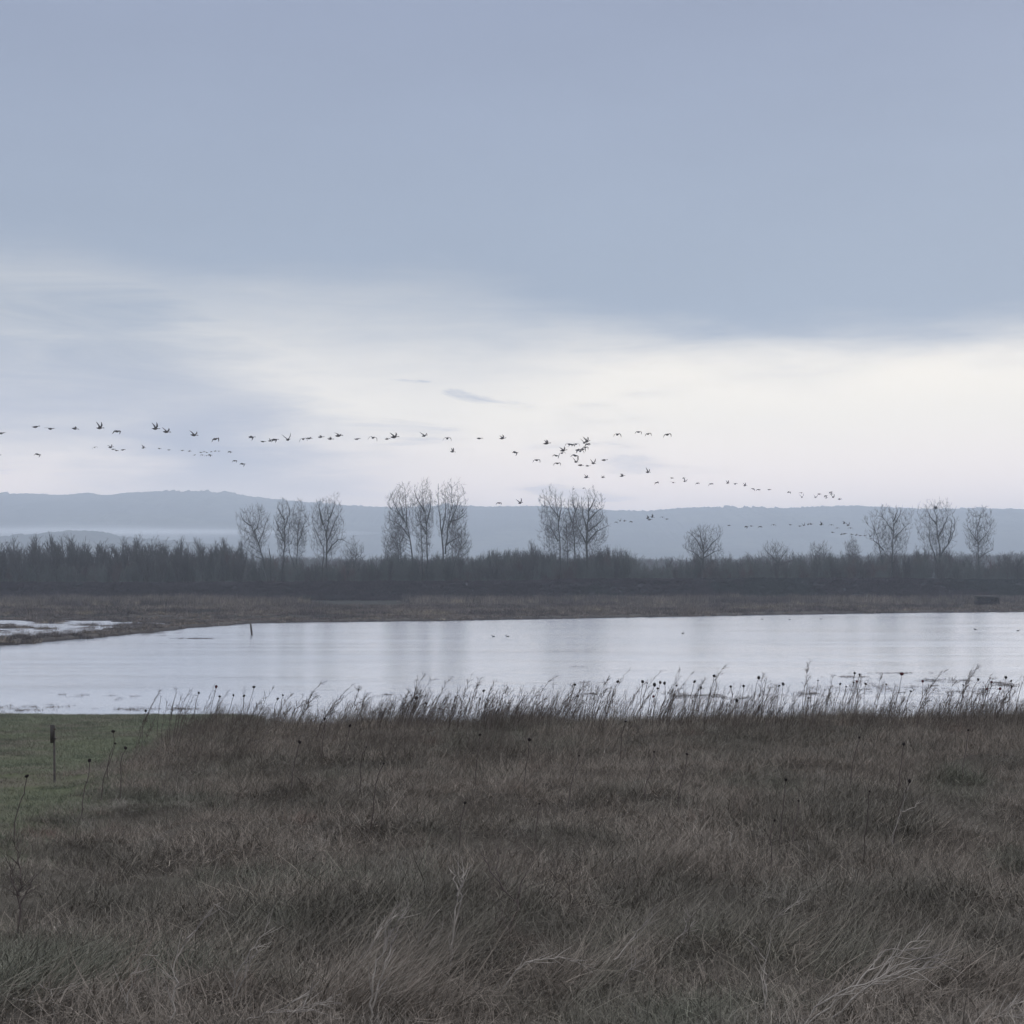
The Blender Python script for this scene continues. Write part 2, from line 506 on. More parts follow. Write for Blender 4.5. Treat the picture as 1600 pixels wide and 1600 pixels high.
# ---------------------------------------------------------------- hills
def ridge(name, pts, D0, depth, zbase, mat, amp, seed, xr=5200, nx=2200):
    pts = np.array(pts, float)
    x = np.linspace(-xr, xr, nx)
    px = 800+F*x/D0
    py = np.interp(px, pts[:, 0], pts[:, 1])
    H = CAMZ+(EYE-py)/F*D0
    H = H + amp*np.abs(fbm(x*0.09, 0*x, seed, 3))*3+amp*1.3*(vnoise(x*0.07, 0*x, seed+5) > 0.66)*smooth(vnoise(x*0.006, 0*x, seed+9), .45, .6)
    rows = 60
    V = []
    for r in range(rows):
        t = r/(rows-1)               # 0 = foot in front, 1 = crest
        yy = D0-depth*(1-t)
        prof = t**0.8
        rough = (fbm(x*0.0016, yy*0.0016+x*0, seed+3, 5)*110+fbm(x*0.012, yy*0.012+x*0, seed+4, 3)*22)*math.sin(math.pi*t)**0.8
        V.append(np.column_stack([x, np.full(nx, yy), zbase+(H-zbase)*prof+rough*0.8]))
    V.append(np.column_stack([x, np.full(nx, D0+depth*0.5), np.full(nx, zbase)]))
    V = np.concatenate(V)
    i = np.arange(rows)[:, None]*nx+np.arange(nx-1)[None]
    Q = np.stack([i, i+1, i+nx+1, i+nx], axis=-1).reshape(-1, 4)
    me = mesh_np(name, V, Q, True)
    return tag(link(name, me, mat), kind='structure')

hill_mat = material('forested_hillside', (0.045, 0.056, 0.052), 1.0, 0.0,
                    var=[((0.085, 0.095, 0.080), 0.0022, 0.45, 0.60), ((0.13, 0.14, 0.13), 0.0040, 0.60, 0.70), ((0.03, 0.045, 0.04), 0.02, 0.5, 0.6)],
                    space='world', bump=(0.06, 1.0, 12.0))
ridge('hills', [(-1200, 785), (-300, 776), (0, 772.5), (60, 772), (100, 774.5), (140, 771), (165, 775), (210, 770), (260, 768.5), (330, 769), (370, 773), (410, 778.5),
                (470, 784), (540, 790), (620, 794), (700, 790), (760, 792), (850, 791), (900, 795), (960, 798), (1010, 799), (1060, 794.5), (1120, 793), (1180, 795), (1220, 795), (1290, 792),
                (1330, 791), (1400, 794), (1450, 796), (1500, 795), (1600, 796), (2000, 786), (2800, 800)], 7000, 2200, 4, hill_mat, 6, 3)
ridge('foothills', [(-1000, 860), (-200, 850), (0, 842), (60, 835), (120, 829.5), (150, 830), (190, 839), (240, 843), (330, 850), (420, 866), (560, 882), (800, 886), (1050, 884), (1180, 872), (1300, 868), (1450, 872), (1600, 866), (2300, 850)],
      4300, 900, 3, hill_mat, 4, 8, xr=3600)

# haze and mist
def volume_mat(name, color, dens):
    m = bpy.data.materials.new(name); m.use_nodes = True
    nt = m.node_tree; nt.nodes.clear()
    o = nt.nodes.new('ShaderNodeOutputMaterial'); v = nt.nodes.new('ShaderNodeVolumePrincipled')
    v.inputs['Color'].default_value = (*color, 1); v.inputs['Density'].default_value = dens
    v.inputs['Anisotropy'].default_value = 0.0
    nt.links.new(v.outputs[0], o.inputs['Volume'])
    m.cycles.volume_sampling = 'DISTANCE'
    return m

def build_haze():
    x0, x1, y0, y1, z0, z1 = -27000, 27000, -400, 12000, -2.2, 430
    V = [(x0, y0, z0), (x1, y0, z0), (x1, y1, z0), (x0, y1, z0), (x0, y0, z1), (x1, y0, z1), (x1, y1, z1), (x0, y1, z1)]
    Q = [(0, 3, 2, 1), (4, 5, 6, 7), (0, 1, 5, 4), (1, 2, 6, 5), (2, 3, 7, 6), (3, 0, 4, 7)]
    o = link('haze', mesh_np('haze', V, Q), volume_mat('haze_air', (0.86, 0.925, 1.0), 2.0e-4))
    tag(o, kind='stuff')

build_haze()

def mist_bank(name, px, py, wpx, hpx, D, depth, dens):
    c = wpt(px, py, D)
    nu, nv = 40, 20
    V = [(0, 0, -1.0)]+[(math.sin(math.pi*i/nv)*math.cos(2*math.pi*j/nu), math.sin(math.pi*i/nv)*math.sin(2*math.pi*j/nu), -math.cos(math.pi*i/nv)) for i in range(1, nv) for j in range(nu)]+[(0, 0, 1.0)]
    V = np.array(V)*np.array([wpx/F*D/2, depth/2, hpx/F*D/2])
    me = bpy.data.meshes.new(name); fs = []
    for j in range(nu):
        fs.append((0, 1+(j+1) % nu, 1+j))
        for i in range(nv-2):
            a = 1+i*nu+j; b_ = 1+i*nu+(j+1) % nu
            fs.append((a, b_, b_+nu, a+nu))
        e = 1+(nv-2)*nu
        fs.append((e+j, e+(j+1) % nu, len(V)-1))
    me.from_pydata(V.tolist(), [], fs); me.update()
    o = link(name, me, volume_mat(name+'_vapour', (0.97, 0.98, 1.0), dens)); o.location = c
    return tag(o, kind='stuff')

for hp, dn in ((8, 0.0012), (15, 0.0009), (24, 0.0007), (38, 0.0004)):
    mist_bank('mist_bank', 120, 829+hp*0.12, 560+hp*5, hp, 4650+hp, 300, dn)
for hp, dn in ((5, 0.0012), (10, 0.0008)):
    mist_bank('mist_bank', 300, 832, 380+hp*6, hp, 4560+hp, 220, dn)
mist_bank('mist_bank', 530, 833, 130, 7, 4650, 200, 0.0014)

# ---------------------------------------------------------------- vegetation materials
thatch = material('dry_grass_blade', (0.186, 0.156, 0.126), 0.85, 0.15,
                  var=[((0.122, 0.108, 0.086), 0.55, 0.44, 0.60), ((0.150, 0.105, 0.084), 0.9, 0.60, 0.70), ((0.128, 0.124, 0.094), 0.38, 0.54, 0.66), ((0.220, 0.196, 0.164), 1.4, 0.56, 0.70)], rnd=0.22, space='world', tone=True)
pale = material('bleached_stalk', (0.34, 0.30, 0.255), 0.8, 0.2, var=[((0.20, 0.175, 0.155), 6.0, 0.42, 0.62)])
twig = material('weed_twig', (0.085, 0.068, 0.060), 0.85, 0.15, rnd=0.2)
tuft_twig = material('tuft_twig', (0.115, 0.096, 0.080), 0.85, 0.1, rnd=0.35)
head_m = material('seed_head_husk', (0.030, 0.024, 0.024), 0.9, 0.1, bump=(90, 0.9, 0.01))
red_head = material('rosy_seed_head', (0.085, 0.022, 0.026), 0.9, 0.1, bump=(90, 0.9, 0.01))
lawn_m = material('lawn_blade', (0.138, 0.148, 0.096), 0.8, 0.2,
                  var=[((0.145, 0.130, 0.100), 0.30, 0.44, 0.60), ((0.070, 0.082, 0.054), 0.8, 0.50, 0.62)], rnd=0.2, space='world')
reed_m = material('marsh_reed', (0.150, 0.124, 0.105), 0.9, 0.1,
                  var=[((0.088, 0.074, 0.070), 0.035, 0.42, 0.56), ((0.200, 0.164, 0.120), 0.11, 0.54, 0.66), ((0.080, 0.080, 0.078), 0.02, 0.60, 0.70)], rnd=0.38, space='world', tone=True)
bramble_m = material('bramble_cane', (0.052, 0.041, 0.046), 0.9, 0.1, var=[((0.040, 0.045, 0.042), 0.03, 0.48, 0.60)], rnd=0.25, space='world')
bark = material('winter_bark', (0.062, 0.060, 0.056), 0.9, 0.1, var=[((0.055, 0.056, 0.048), 1.2, 0.45, 0.6)])
twigs_m = material('winter_twigs', (0.074, 0.071, 0.067), 0.9, 0.1, rnd=0.15)
brush_m = material('underbrush_twigs', (0.094, 0.102, 0.092), 0.9, 0.1, var=[((0.085, 0.062, 0.058), 0.05, 0.50, 0.60)], rnd=0.25, space='world')


def euler(n, g, tilt=0.15):
    return np.column_stack([g.normal(0, tilt, n), g.normal(0, tilt, n), g.random(n)*2*math.pi])


def solve_ground(px, py, rise=0.0):
    """distance at which the sight line through (px,py) is 'rise' above the ground"""
    for D in np.arange(5.0, 29.0, 0.05):
        p = wpt(px, py, D)
        if p[2] <= ground_z(p[0], D)+rise: return D
    return 26.0


# ---- dry grass of the foreground
def build_dry_grass():
    g = np.random.default_rng(11)
    src = []
    for i in range(8):      # matted thatch
        a = blades(135, g, 0.22, (0.05, 0.21), 1.6, (0.0028, 0.006), 2.4, 0.9, 0.10, kink=0.38)
        c = blades(26, g, 0.18, (0.08, 0.24), 0.6, (0.003, 0.006), 1.2, 0.0, 0.22, kink=0.25)
        src.append(source('matted_tuft', toned(mesh_np('matted_tuft', *merge([a, c])), 8, g), thatch))
    for i in range(5):      # upright, wind-leaned
        a = blades(42, g, 0.16, (0.10, 0.32), 0.45, (0.003, 0.006), 1.1, 0.0, 0.42, kink=0.22)
        c = blades(64, g, 0.20, (0.06, 0.22), 1.5, (0.0035, 0.0075), 2.2, 0.9, 0.15, kink=0.38)
        src.append(source('upright_tuft', toned(mesh_np('upright_tuft', *merge([a, c])), 8, g), thatch))
    for i in range(4):      # twiggy weeds
        st = np.concatenate([polyseg([(x0, y0, -0.02), (x0+0.05, y0, 0.14), (x0+0.13+g.normal(0, .05), y0+g.normal(0, .05), 0.26+g.random()*0.1)], 0.0020, 0.0010, 3, 0.006, g)
                             for x0, y0 in g.uniform(-0.15, 0.15, (6, 2))])
        br = spawn(st, 70, g, 0.10, (25, 70), 0.08, 3, 0.6, 0.15, 0.4, 0.4, 0.0006)
        V = segs_mesh('twiggy_tuft', np.concatenate([st, br]))
        src.append(source('twiggy_tuft', V, tuft_twig))
    for i in range(3):      # long wind-laid straw
        V = toned(mesh_np('laid_straw', *blades(46, g, 0.16, (0.30, 0.62), 0.22, (0.0026, 0.005), 0.8, 0.3, 0.72, kink=0.19)), 8, g, 0.5, 1.5, 0.1)
        src.append(source('laid_straw', V, thatch))
    for i in range(3):      # thin stems that break the crest line
        st = np.concatenate([polyseg([(x0, y0, -0.02), (x0+q*.3, y0, h*.45), (x0+q, y0+g.normal(0, .04), h)], 0.0036, 0.0013, 3, 0.006, g)
                             for x0, y0, q, h in zip(g.uniform(-.2, .2, 7), g.uniform(-.2, .2, 7), g.uniform(.02, .34, 7), g.uniform(.28, .62, 7))])
        br = spawn(st, 60, g, 0.10, (15, 50), 0.05, 3, 0.6, 0.35, 0.2, 0.4, 0.0010)
        src.append(source('crest_stems', segs_mesh('crest_stems', np.concatenate([st, br])), twig))
    # points, denser close by
    pts, idx, scl = [], [], []
    def scatter(y0, y1, dens, smin, smax, probs):
        wmax = 0.40*y1+2.5
        n = int(dens*(y1-y0)*2*wmax)
        y = g.uniform(y0, y1, n); x = g.uniform(-wmax, wmax, n)
        ok = (np.abs(x) < 0.40*y+2.2) & (x > edge_x(y)+g.normal(0, 0.16, n)-0.1)
        x, y = x[ok], y[ok]
        patch = fbm(x*0.55, y*0.55, 71)
        k = len(x)
        kind = g.random(k)+patch*0.55
        ii = np.where(kind < probs[0], g.integers(0, 8, k), np.where(kind < probs[1], 8+g.integers(0, 5, k), 13+g.integers(0, 4, k)))
        s = g.uniform(smin, smax, k)*(1+0.9*fbm(x*0.8, y*0.8, 77))
        s = s*(0.75+0.25*smooth(x-edge_x(y), 0.0, 1.1))
        z = ground_z(x, y)
        pts.append(np.column_stack([x, y, z])); idx.append(ii)
        scl.append(np.column_stack([s, s, s*g.uniform(0.75, 1.15, k)]))
    scatter(3.5, 9, 62, 0.7, 1.15, (0.90, 1.12))
    scatter(9, 17, 46, 0.8, 1.2, (0.78, 1.02))
    scatter(17, 28.5, 36, 0.85, 1.25, (0.55, 0.92))
    scatter(28.5, 44, 8, 1.0, 1.5, (0.50, 0.85))
    for px, py, w, h, m in ((610, 1540, 90, 60, 60), (690, 1470, 50, 60, 26), (540, 1590, 80, 30, 30), (330, 1530, 70, 60, 18), (1380, 1540, 110, 40, 40), (860, 1560, 100, 40, 22),
                            (1240, 1480, 70, 50, 14), (1060, 1450, 50, 40, 12), (460, 1470, 60, 40, 14), (90, 1560, 70, 40, 22), (1560, 1570, 60, 30, 16), (1420, 1290, 50, 30, 10), (1010, 1360, 80, 40, 10)):
        for _ in range(int(m*0.42)):
            a, c = px+g.normal(0, w*.5), py+g.normal(0, h*.5)
            D = solve_ground(a, c); o_ = wpt(a, c, D); s1 = g.uniform(.6, 1.15)
            pts.append(np.array([[o_[0], D, float(ground_z(o_[0], D))]])); idx.append(np.array([17+int(g.integers(0, 3))])); scl.append(np.full((1, 3), s1))
    k = 620
    x = g.uniform(-5.5, 14, k); x = x[(fbm(x*0.7, 0*x, 91)+g.uniform(-.35, .35, k)) > -0.1]; k = len(x); y = g.uniform(22.5, 27.2, k); s1 = g.uniform(.55, 1.15, k)
    pts.append(np.column_stack([x, y, ground_z(x, y)])); idx.append(20+g.integers(0, 3, k)); scl.append(np.column_stack([s1, s1, s1]))
    P = np.concatenate(pts); I = np.concatenate(idx); Sc = np.concatenate(scl)
    n = len(P)
    R = np.column_stack([g.normal(0, 0.12, n), g.normal(0, 0.12, n), np.where(I >= 17, g.normal(0, 0.25, n), g.normal(0, 0.9, n))])
    o = instancer('dry_grass', P, R, Sc, I, src)
    tag(o, kind='stuff')
    print('dry grass tufts', n)

build_dry_grass()


def build_lawn():
    g = np.random.default_rng(12)
    src = [source('lawn_tuft', mesh_np('lawn_tuft', *blades(220, g, 0.30, (0.03, 0.09), 0.6, (0.003, 0.006), 1.0, 0.2, 0.1, nseg=2)), lawn_m) for i in range(5)]
    pts, scl = [], []
    for y0, y1, dens, s0 in ((10, 26, 18, 0.9), (26, 50, 9, 1.3), (50, 90, 4, 2.0)):
        n = int(dens*(y1-y0)*(0.40*y1+4+30))
        y = g.uniform(y0, y1, n); x = g.uniform(-0.40*y1-4, 30, n)
        ok = (x > -0.40*y-3) & ((x < edge_x(y)+0.3) | (y > 60)) & (x < np.where(y > 60, 0.40*y+3, 99))
        x, y = x[ok], y[ok]; z = ground_z(x, y); ok = z > -0.02; x, y, z = x[ok], y[ok], z[ok]
        k = len(x); s = s0*g.uniform(0.7, 1.25, k)
        pts.append(np.column_stack([x, y, z])); scl.append(np.column_stack([s, s, s*(0.8+0.9*np.clip(fbm(x*.5, y*.5, 3)+.3, 0, 1))*0.8]))
    P = np.concatenate(pts); Sc = np.concatenate(scl); n = len(P)
    tag(instancer('lawn', P, euler(n, g, 0.05), Sc, g.integers(0, 5, n), src), kind='stuff')
    print('lawn tufts', n)

build_lawn()


def build_reeds():
    g = np.random.default_rng(13)
    src = []
    for i in range(5):
        src.append(source('reed_tuft', toned(mesh_np('reed_tuft', *blades(60, g, 1.2, (0.7, 2.1), 0.14, (0.04, 0.10), 0.3, 0.0, 0.06)), 8, g, .35, 1.35), reed_m))
    for i in range(4):
        src.append(source('sedge_tussock', toned(mesh_np('sedge_tussock', *blades(90, g, 1.1, (0.30, 1.05), 0.7, (0.04, 0.09), 1.2, 0.1, 0.0)), 8, g, .35, 1.35), reed_m))
    n = 60000
    y = g.uniform(165, 474, n); x = g.uniform(-1, 1, n)*(0.40*y+25)
    z = ground_z(x, y); px = 800+F*x/y; py = EYE+(CAMZ-z)*F/y
    tall = smooth(py, 946, 942)*smooth(px, 560, 690)+smooth(py, 950, 946)*(1-smooth(px, 440, 520))*0.75
    tall = np.clip(tall, 0, 1)
    flat = smooth(px, 430, 520)*(1-smooth(px, 600, 680))*smooth(y, 385, 400)
    p = np.clip(0.80-0.95*flat, 0, 1)*smooth(z, -0.08, 0.12)*(0.75+1.2*fbm(x*0.05, y*0.05, 41))
    # pool in front of the hide and the bare wet margin stay open
    ok = (g.random(n) < p)
    x, y, z, tall, px = x[ok], y[ok], z[ok], tall[ok], px[ok]; k = len(x)
    ii = np.where(g.random(k) < tall*0.92, g.integers(0, 5, k), 5+g.integers(0, 4, k))
    s = g.uniform(0.6, 1.2, k)*(1+1.0*fbm(x*0.09, y*0.09, 42))
    s = np.where(y < 300, s*0.62, s)
    tag(instancer('reed_bed', np.column_stack([x, y, z-0.05]), euler(k, g, 0.05), np.column_stack([s, s, s*g.uniform(0.8, 1.2, k)]), ii, src), kind='stuff')
    print('reeds', k)

build_reeds()


def bush(g, n1, h, spread, r, n2, l2, n3, l3, tip=0.012):
    st = []
    for i in range(n1):
        a = g.random()*2*math.pi; s = g.random()**0.6*spread
        x0, y0 = 0.25*s*math.cos(a), 0.25*s*math.sin(a)
        hh = h*g.uniform(0.7, 1.05)*(1-0.35*(s/spread)**2)
        st.append(polyseg([(x0, y0, -0.2), (x0+0.4*s*math.cos(a), y0+0.4*s*math.sin(a), hh*0.5), (x0+0.75*s*math.cos(a), y0+0.75*s*math.sin(a), hh)], r, tip, 3, 0.05*h/4, g))
    st = np.concatenate(st)
    b2 = spawn(st, n2, g, l2, (20, 55), 0.15, 3, 0.5, 0.15, 0.25, 0.45, tip)
    b3 = spawn(b2, n3, g, l3, (20, 60), 0.10, 2, 0.6, 0.0, 0.3, 0.3, tip*0.8)
    return st, b2, b3


def build_bank_scrub():
    g = np.random.default_rng(14)
    src = []
    for i in range(5):      # arching bramble mounds
        st, b2, b3 = bush(g, 16, 1.1, 1.9, 0.03, 90, 1.0, 260, 0.5, 0.018)
        src.append(source('bramble_mound', segs_mesh('bramble_mound', np.concatenate([st, b2, b3]), 3, False), bramble_m))
    n = 9000
    y = g.uniform(473, 494, n); x = g.uniform(-240, 240, n)
    ok = np.abs(x) < 0.42*y+20; x, y = x[ok], y[ok]; k = len(x)
    z = ground_z(x, y)
    s = g.uniform(0.55, 1.1, k)*(1+0.9*fbm(x*0.05, y*0.1, 51))
    s = np.where(y > 486, s*0.55, s)
    tag(instancer('bramble_thicket', np.column_stack([x, y, z]), euler(k, g, 0.1), np.column_stack([s, s, s*0.9]), g.integers(0, 5, k), src), kind='stuff')
    src = []
    for i in range(5):
        st, b2, b3 = bush(g, 12, 4.2, 1.6, 0.045, 110, 1.7, 420, 0.8, 0.016)
        src.append(source('brush_clump', segs_mesh('brush_clump', np.concatenate([st, b2, b3]), 3, False), brush_m))
    # undergrowth behind the bank: height follows the photographed outline
    prof = np.array([(-300, 892), (0, 891), (120, 890), (250, 884), (300, 870), (380, 872), (400, 880), (480, 886), (520, 886), (575, 884), (620, 874), (720, 878), (760, 874), (800, 868), (850, 866),
                     (900, 880), (940, 870), (985, 876), (1000, 895), (1050, 893), (1085, 880), (1120, 884), (1160, 882), (1220, 884), (1300, 880), (1380, 878), (1460, 870), (1500, 878), (1520, 890), (1600, 886), (1900, 884)])
    n = 1500
    y = g.uniform(503, 545, n); x = g.uniform(-240, 240, n); px = 800+F*x/y
    top = CAMZ+(EYE-np.interp(px, prof[:, 0], prof[:, 1])+3+g.normal(0, 4.0, n)+24*fbm(px*0.04, 0*px, 61))/F*y
    thin = ((px > 990) | ((px > 380) & (px < 610))) & (g.random(n) < 0.42)
    x, y, top, px = x[~thin], y[~thin], top[~thin], px[~thin]; n = len(x)
    z = ground_z(x, y); h = np.clip(top-z, 1.5, 14)
    s = h/4.6
    w = np.minimum(s, 1.25)
    tag(instancer('undergrowth', np.column_stack([x, y, z]), euler(n, g, 0.04), np.column_stack([w, w, s]), g.integers(0, 5, n), src), kind='stuff')
    # far hazy wood well behind the bank
    src = []
    for i in range(4):
        st, b2, b3 = bush(g, 5, 15, 4.0, 0.22, 70, 5.0, 500, 2.4, 0.05)
        src.append(source('far_tree', segs_mesh('far_tree', np.concatenate([st, b2, b3]), 3, False), brush_m))
    n = 1500
    y = g.uniform(1150, 1600, n); x = g.uniform(-720, 720, n); px = 800+F*x/y
    top = CAMZ+(EYE-np.interp(px, [0, 400, 700, 1000, 1060, 1300, 1600], [870, 872, 876, 873, 875, 870, 867])+g.normal(0, 1.8, n))/F*y
    s = np.clip((top-1.2)/15.0, 0.5, 2)
    tag(instancer('distant_wood', np.column_stack([x, y, np.full(n, 1.2)]), euler(n, g, 0.03), np.column_stack([s*1.1, s*1.1, s]), g.integers(0, 4, n), src), kind='stuff')

build_bank_scrub()


def build_water_weeds():
    g = np.random.default_rng(15)
    src = []
    for i in range(5):
        st = np.concatenate([polyseg([(x0, y0, -0.1), (x0+g.normal(0, .06), y0+g.normal(0, .06), 0.10+0.2*g.random())], 0.008, 0.004, 1) for x0, y0 in g.uniform(-0.35, 0.35, (14, 2))])
        lay = np.concatenate([polyseg([(x0, y0, 0.02), (x0+g.uniform(-.4, .4), y0+g.uniform(-.1, .1), 0.03+0.05*g.random())], 0.008, 0.004, 1) for x0, y0 in g.uniform(-0.5, 0.5, (14, 2))])
        br = spawn(st, 40, g, 0.12, (30, 80), 0.0, 2, 0.7, 0.1, 0.3, 0.3, 0.003)
        src.append(source('water_sprig', segs_mesh('water_sprig', np.concatenate([st, lay, br])), twig))
    P, Sc = [], []
    def band(px, py, wpx, hpx, n, s):
        for _ in range(n):
            a = px+g.normal(0, wpx/2.5); c = py+g.normal(0, hpx/2.5)
            D = CAMZ*F/(c-EYE); k = s*g.uniform(0.5, 1.3)
            P.append((*wpt(a, c, D)[:2], 0.0)); Sc.append((k*1.5, k*1.5, k))
    for px, py, w, h, n, s in ((70, 1105, 150, 10, 16, 0.5), (215, 1108, 40, 3, 16, 0.5), (280, 1108, 50, 2, 12, 0.45), (110, 1087, 90, 4, 4, 0.5), (190, 1090, 50, 4, 6, 0.5), (40, 1110, 40, 3, 12, .5),
                               (310, 998, 44, 0.4, 30, 0.7), (1070, 963.5, 50, 0.5, 26, 1.0), (1140, 962.5, 16, 0.5, 8, 0.9), (930, 1066, 60, 1, 6, 0.5), (900, 1042, 60, 1, 4, 0.4), (600, 1086, 30, 2, 10, 0.35),
                               (930, 1084, 30, 2, 12, 0.4), (1120, 1090, 70, 5, 24, 0.4), (1390, 1052, 85, 1, 34, 0.35), (1330, 1058, 40, 1, 12, 0.5), (1350, 1075, 110, 9, 60, 0.4), (1500, 1080, 90, 9, 60, 0.4),
                               (1080, 1088, 60, 5, 30, 0.6), (1250, 1085, 60, 4, 16, 0.6), (1480, 1064, 60, 3, 24, 0.6), (1570, 1070, 30, 8, 30, 0.6), (120, 988, 170, 10, 150, 1.2), (60, 994, 100, 8, 110, 1.1), (230, 976, 90, 4, 60, 1.2)):
        band(px, py, w, h, n, s)
    n = len(P)
    o = instancer('water_weeds', np.array(P), euler(n, g, 0.05), np.array(Sc), g.integers(0, 5, n), src)
    tag(o, kind='stuff')

build_water_weeds()

# ---------------------------------------------------------------- trees
DT = 512.0
M_PX = DT/F


def hero_tree(name, label, limbs, n2=60, l2=3.0, n3=700, l3=1.4, n4=1600, l4=0.7, rad=0.32, D=DT, seed=0, up=0.22, ang=(22, 50), cat='tree', group=None, tmin=0.25, env=None, dens=1.0):
    """limbs: pixel polylines; the first is the trunk. Everything gets depth of its own."""
    g = np.random.default_rng(100+seed)
    bx, by = limbs[0][0]
    base = wpt(bx, by, D)
    gz = float(ground_z(base[0], D))
    root = empty(name, (base[0], D, gz), label, cat, group)
    L0 = None; segs = []
    for i, lb in enumerate(limbs):
        pts = [wpt(px, py, D) for px, py in lb]
        if i == 0: pts = [np.array([pts[0][0], D, gz-0.3])]+pts
        elif lb[0][1] > 884: pts = [np.array([pts[0][0], D, gz-0.3])]+pts
        ph = g.uniform(-0.55, 0.55) if i else 0.0
        for q in pts:      # spread the limbs in depth in proportion to their height over the fork
            q[1] += ph*max(0.0, q[2]-pts[0][2])+0.15*g.normal()
        r0 = rad*1.3 if i == 0 else rad*(0.80 if lb[0][1] < 884 else 0.85)
        segs.append(polyseg(pts, r0, 0.035, 4, 0.09, g))
    st = np.concatenate(segs)
    x0, x1, y0, y1 = env
    cx, rx = ((x0+x1)/2-800)/F*D, (x1-x0)/2/F*D
    zt, zb = CAMZ+(EYE-y0)/F*D, CAMZ+(EYE-y1)/F*D
    cz, rz = zb+(zt-zb)*0.52, (zt-zb)*0.5
    nodes = [st[:, 3:6][st[:, 8] > tmin], 0.5*(st[:, 0:3]+st[:, 3:6])[st[:, 8] > tmin]]
    vol = rx*(zt-zb)
    dens = dens*1.42*(6.5/rx)**0.55
    layers = []
    for frac, rad0, lo in ((0.22, 0.062, 0.0), (0.80, 0.042, 0.0), (2.3, 0.026, 0.0), (3.6, 0.018, 0.1)):
        nn = int(frac*vol*dens)
        a = g.normal(size=(nn, 3)); a /= np.linalg.norm(a, axis=1, keepdims=True)
        q = a*(g.uniform(lo, 1.0, nn)**(1/1.8))[:, None]
        th = np.arctan2(a[:, 2], a[:, 0])
        q *= (0.74+0.44*vnoise(th*1.6+seed*3.1, a[:, 1]*1.5+seed, 7))[:, None]
        # a little fuller above than below
        P = np.column_stack([cx+rx*q[:, 0]*(1.0+0.28*q[:, 2]), D+rx*0.95*q[:, 1], cz+rz*q[:, 2]+0.04*rz])
        C = np.concatenate(nodes)
        dd = P[:, None, :]-C[None]
        ds = np.linalg.norm(dd, axis=2)
        rise = dd[:, :, 2]/np.maximum(ds, 1e-6)
        cost = ds*(1+1.5*np.clip(0.68-rise, 0, 2))+0.5*(ds < 0.5)
        k = np.argmin(cost, axis=1); A = C[k]; L = ds[np.arange(nn), k]
        mid = A*0.5+P*0.5; mid[:, 2] -= 0.07*L; mid[:, :2] += 0.10*(P-A)[:, :2]; mid += g.normal(0, 0.035, (nn, 3))*L[:, None]
        m1 = A*.5+mid*.5+g.normal(0, 0.02, (nn, 3))*L[:, None]; m2 = mid*.45+P*.55+g.normal(0, 0.02, (nn, 3))*L[:, None]
        m2[:, 2] -= 0.02*L
        pts = [A, m1, mid, m2, P]; rr_ = np.linspace(1.0, 0.45, 5)
        for q_ in range(4):
            layers.append(np.column_stack([pts[q_], pts[q_+1], np.full(nn, rad0*rr_[q_]), np.full(nn, rad0*rr_[q_+1]), np.full(nn, q_/4), L]))
        nodes += [mid, m2, P]
    last = np.concatenate(layers[-8:])
    tips = spawn(np.concatenate(layers[-12:]), int(vol*9*dens), g, 1.35, (12, 34), up*0.5, 3, 0.7, 0.2, 0.07, 0.2, 0.0125, bias=0.5)
    crown = np.concatenate(layers+[tips])
    off = np.array([base[0], D, gz])
    for part, sg, k, mt in (('trunk', st, 7, bark), ('crown', crown, 3, twigs_m)):
        s2 = sg.copy(); s2[:, 0:3] -= off; s2[:, 3:6] -= off
        link(part, segs_mesh(name+'_'+part, s2, k), mt, root)
    return root


LT = 'bare trees standing along the bank'
hero_tree('cottonwood_tree', 'bare tree leaning left, leftmost of the tall trees on the bank', [[(415, 905), (410, 870), (404, 850), (397, 832), (389, 812), (381, 794)], [(397, 832), (404, 812), (400, 792)], [(404, 850), (413, 822), (419, 802)], [(393, 822), (380, 812), (377, 800)]],
          46, 2.8, 620, 1.3, 1900, .75, .27, seed=1, env=(373, 424, 786, 885), group=LT)
hero_tree('cottonwood_tree', 'narrow bare tree just right of the left-leaning one', [[(440, 905), (444, 865), (445, 820), (442, 800), (440, 785)], [(445, 825), (452, 800), (449, 785)], [(445, 850), (436, 822), (431, 806)], [(445, 812), (435, 796), (434, 788)]],
          50, 2.6, 650, 1.2, 2000, .7, .28, D=510, seed=2, env=(426, 461, 782, 885), group=LT)
hero_tree('cottonwood_tree', 'slim crooked bare tree left of the broad fan-crowned tree', [[(461, 905), (464, 870), (466, 828), (470, 802), (472, 784)], [(462, 885), (457, 860), (459, 830), (462, 800)], [(465, 852), (474, 820), (479, 802)]],
          40, 2.2, 480, 1.1, 1300, .65, .22, D=514, seed=3, env=(452, 483, 782, 882), group=LT)
hero_tree('cottonwood_tree', 'broad fan-crowned bare tree, widest of the left group', [[(510, 905), (510, 840), (507, 825), (500, 797), (494, 780)], [(502, 895), (504, 860), (495, 840), (485, 815), (484, 800)], [(509, 838), (515, 812), (513, 780)], [(510, 850), (522, 822), (533, 800)], [(512, 815), (522, 795), (524, 784)], [(510, 866), (530, 843), (548, 850)], [(505, 820), (500, 800), (503, 780)]],
          80, 3.0, 1050, 1.4, 3000, .75, .34, seed=4, env=(481, 542, 772, 888), group=LT)
hero_tree('willow_tree', 'low bare tree with drooping boughs right of the fan-crowned tree', [[(554, 903), (551, 872), (541, 852)], [(552, 885), (556, 862), (552, 846)], [(551, 880), (562, 868), (568, 862)]],
          30, 2.6, 320, 1.3, 800, .7, .18, D=507, seed=5, env=(534, 573, 841, 903), up=0.05, group=LT)
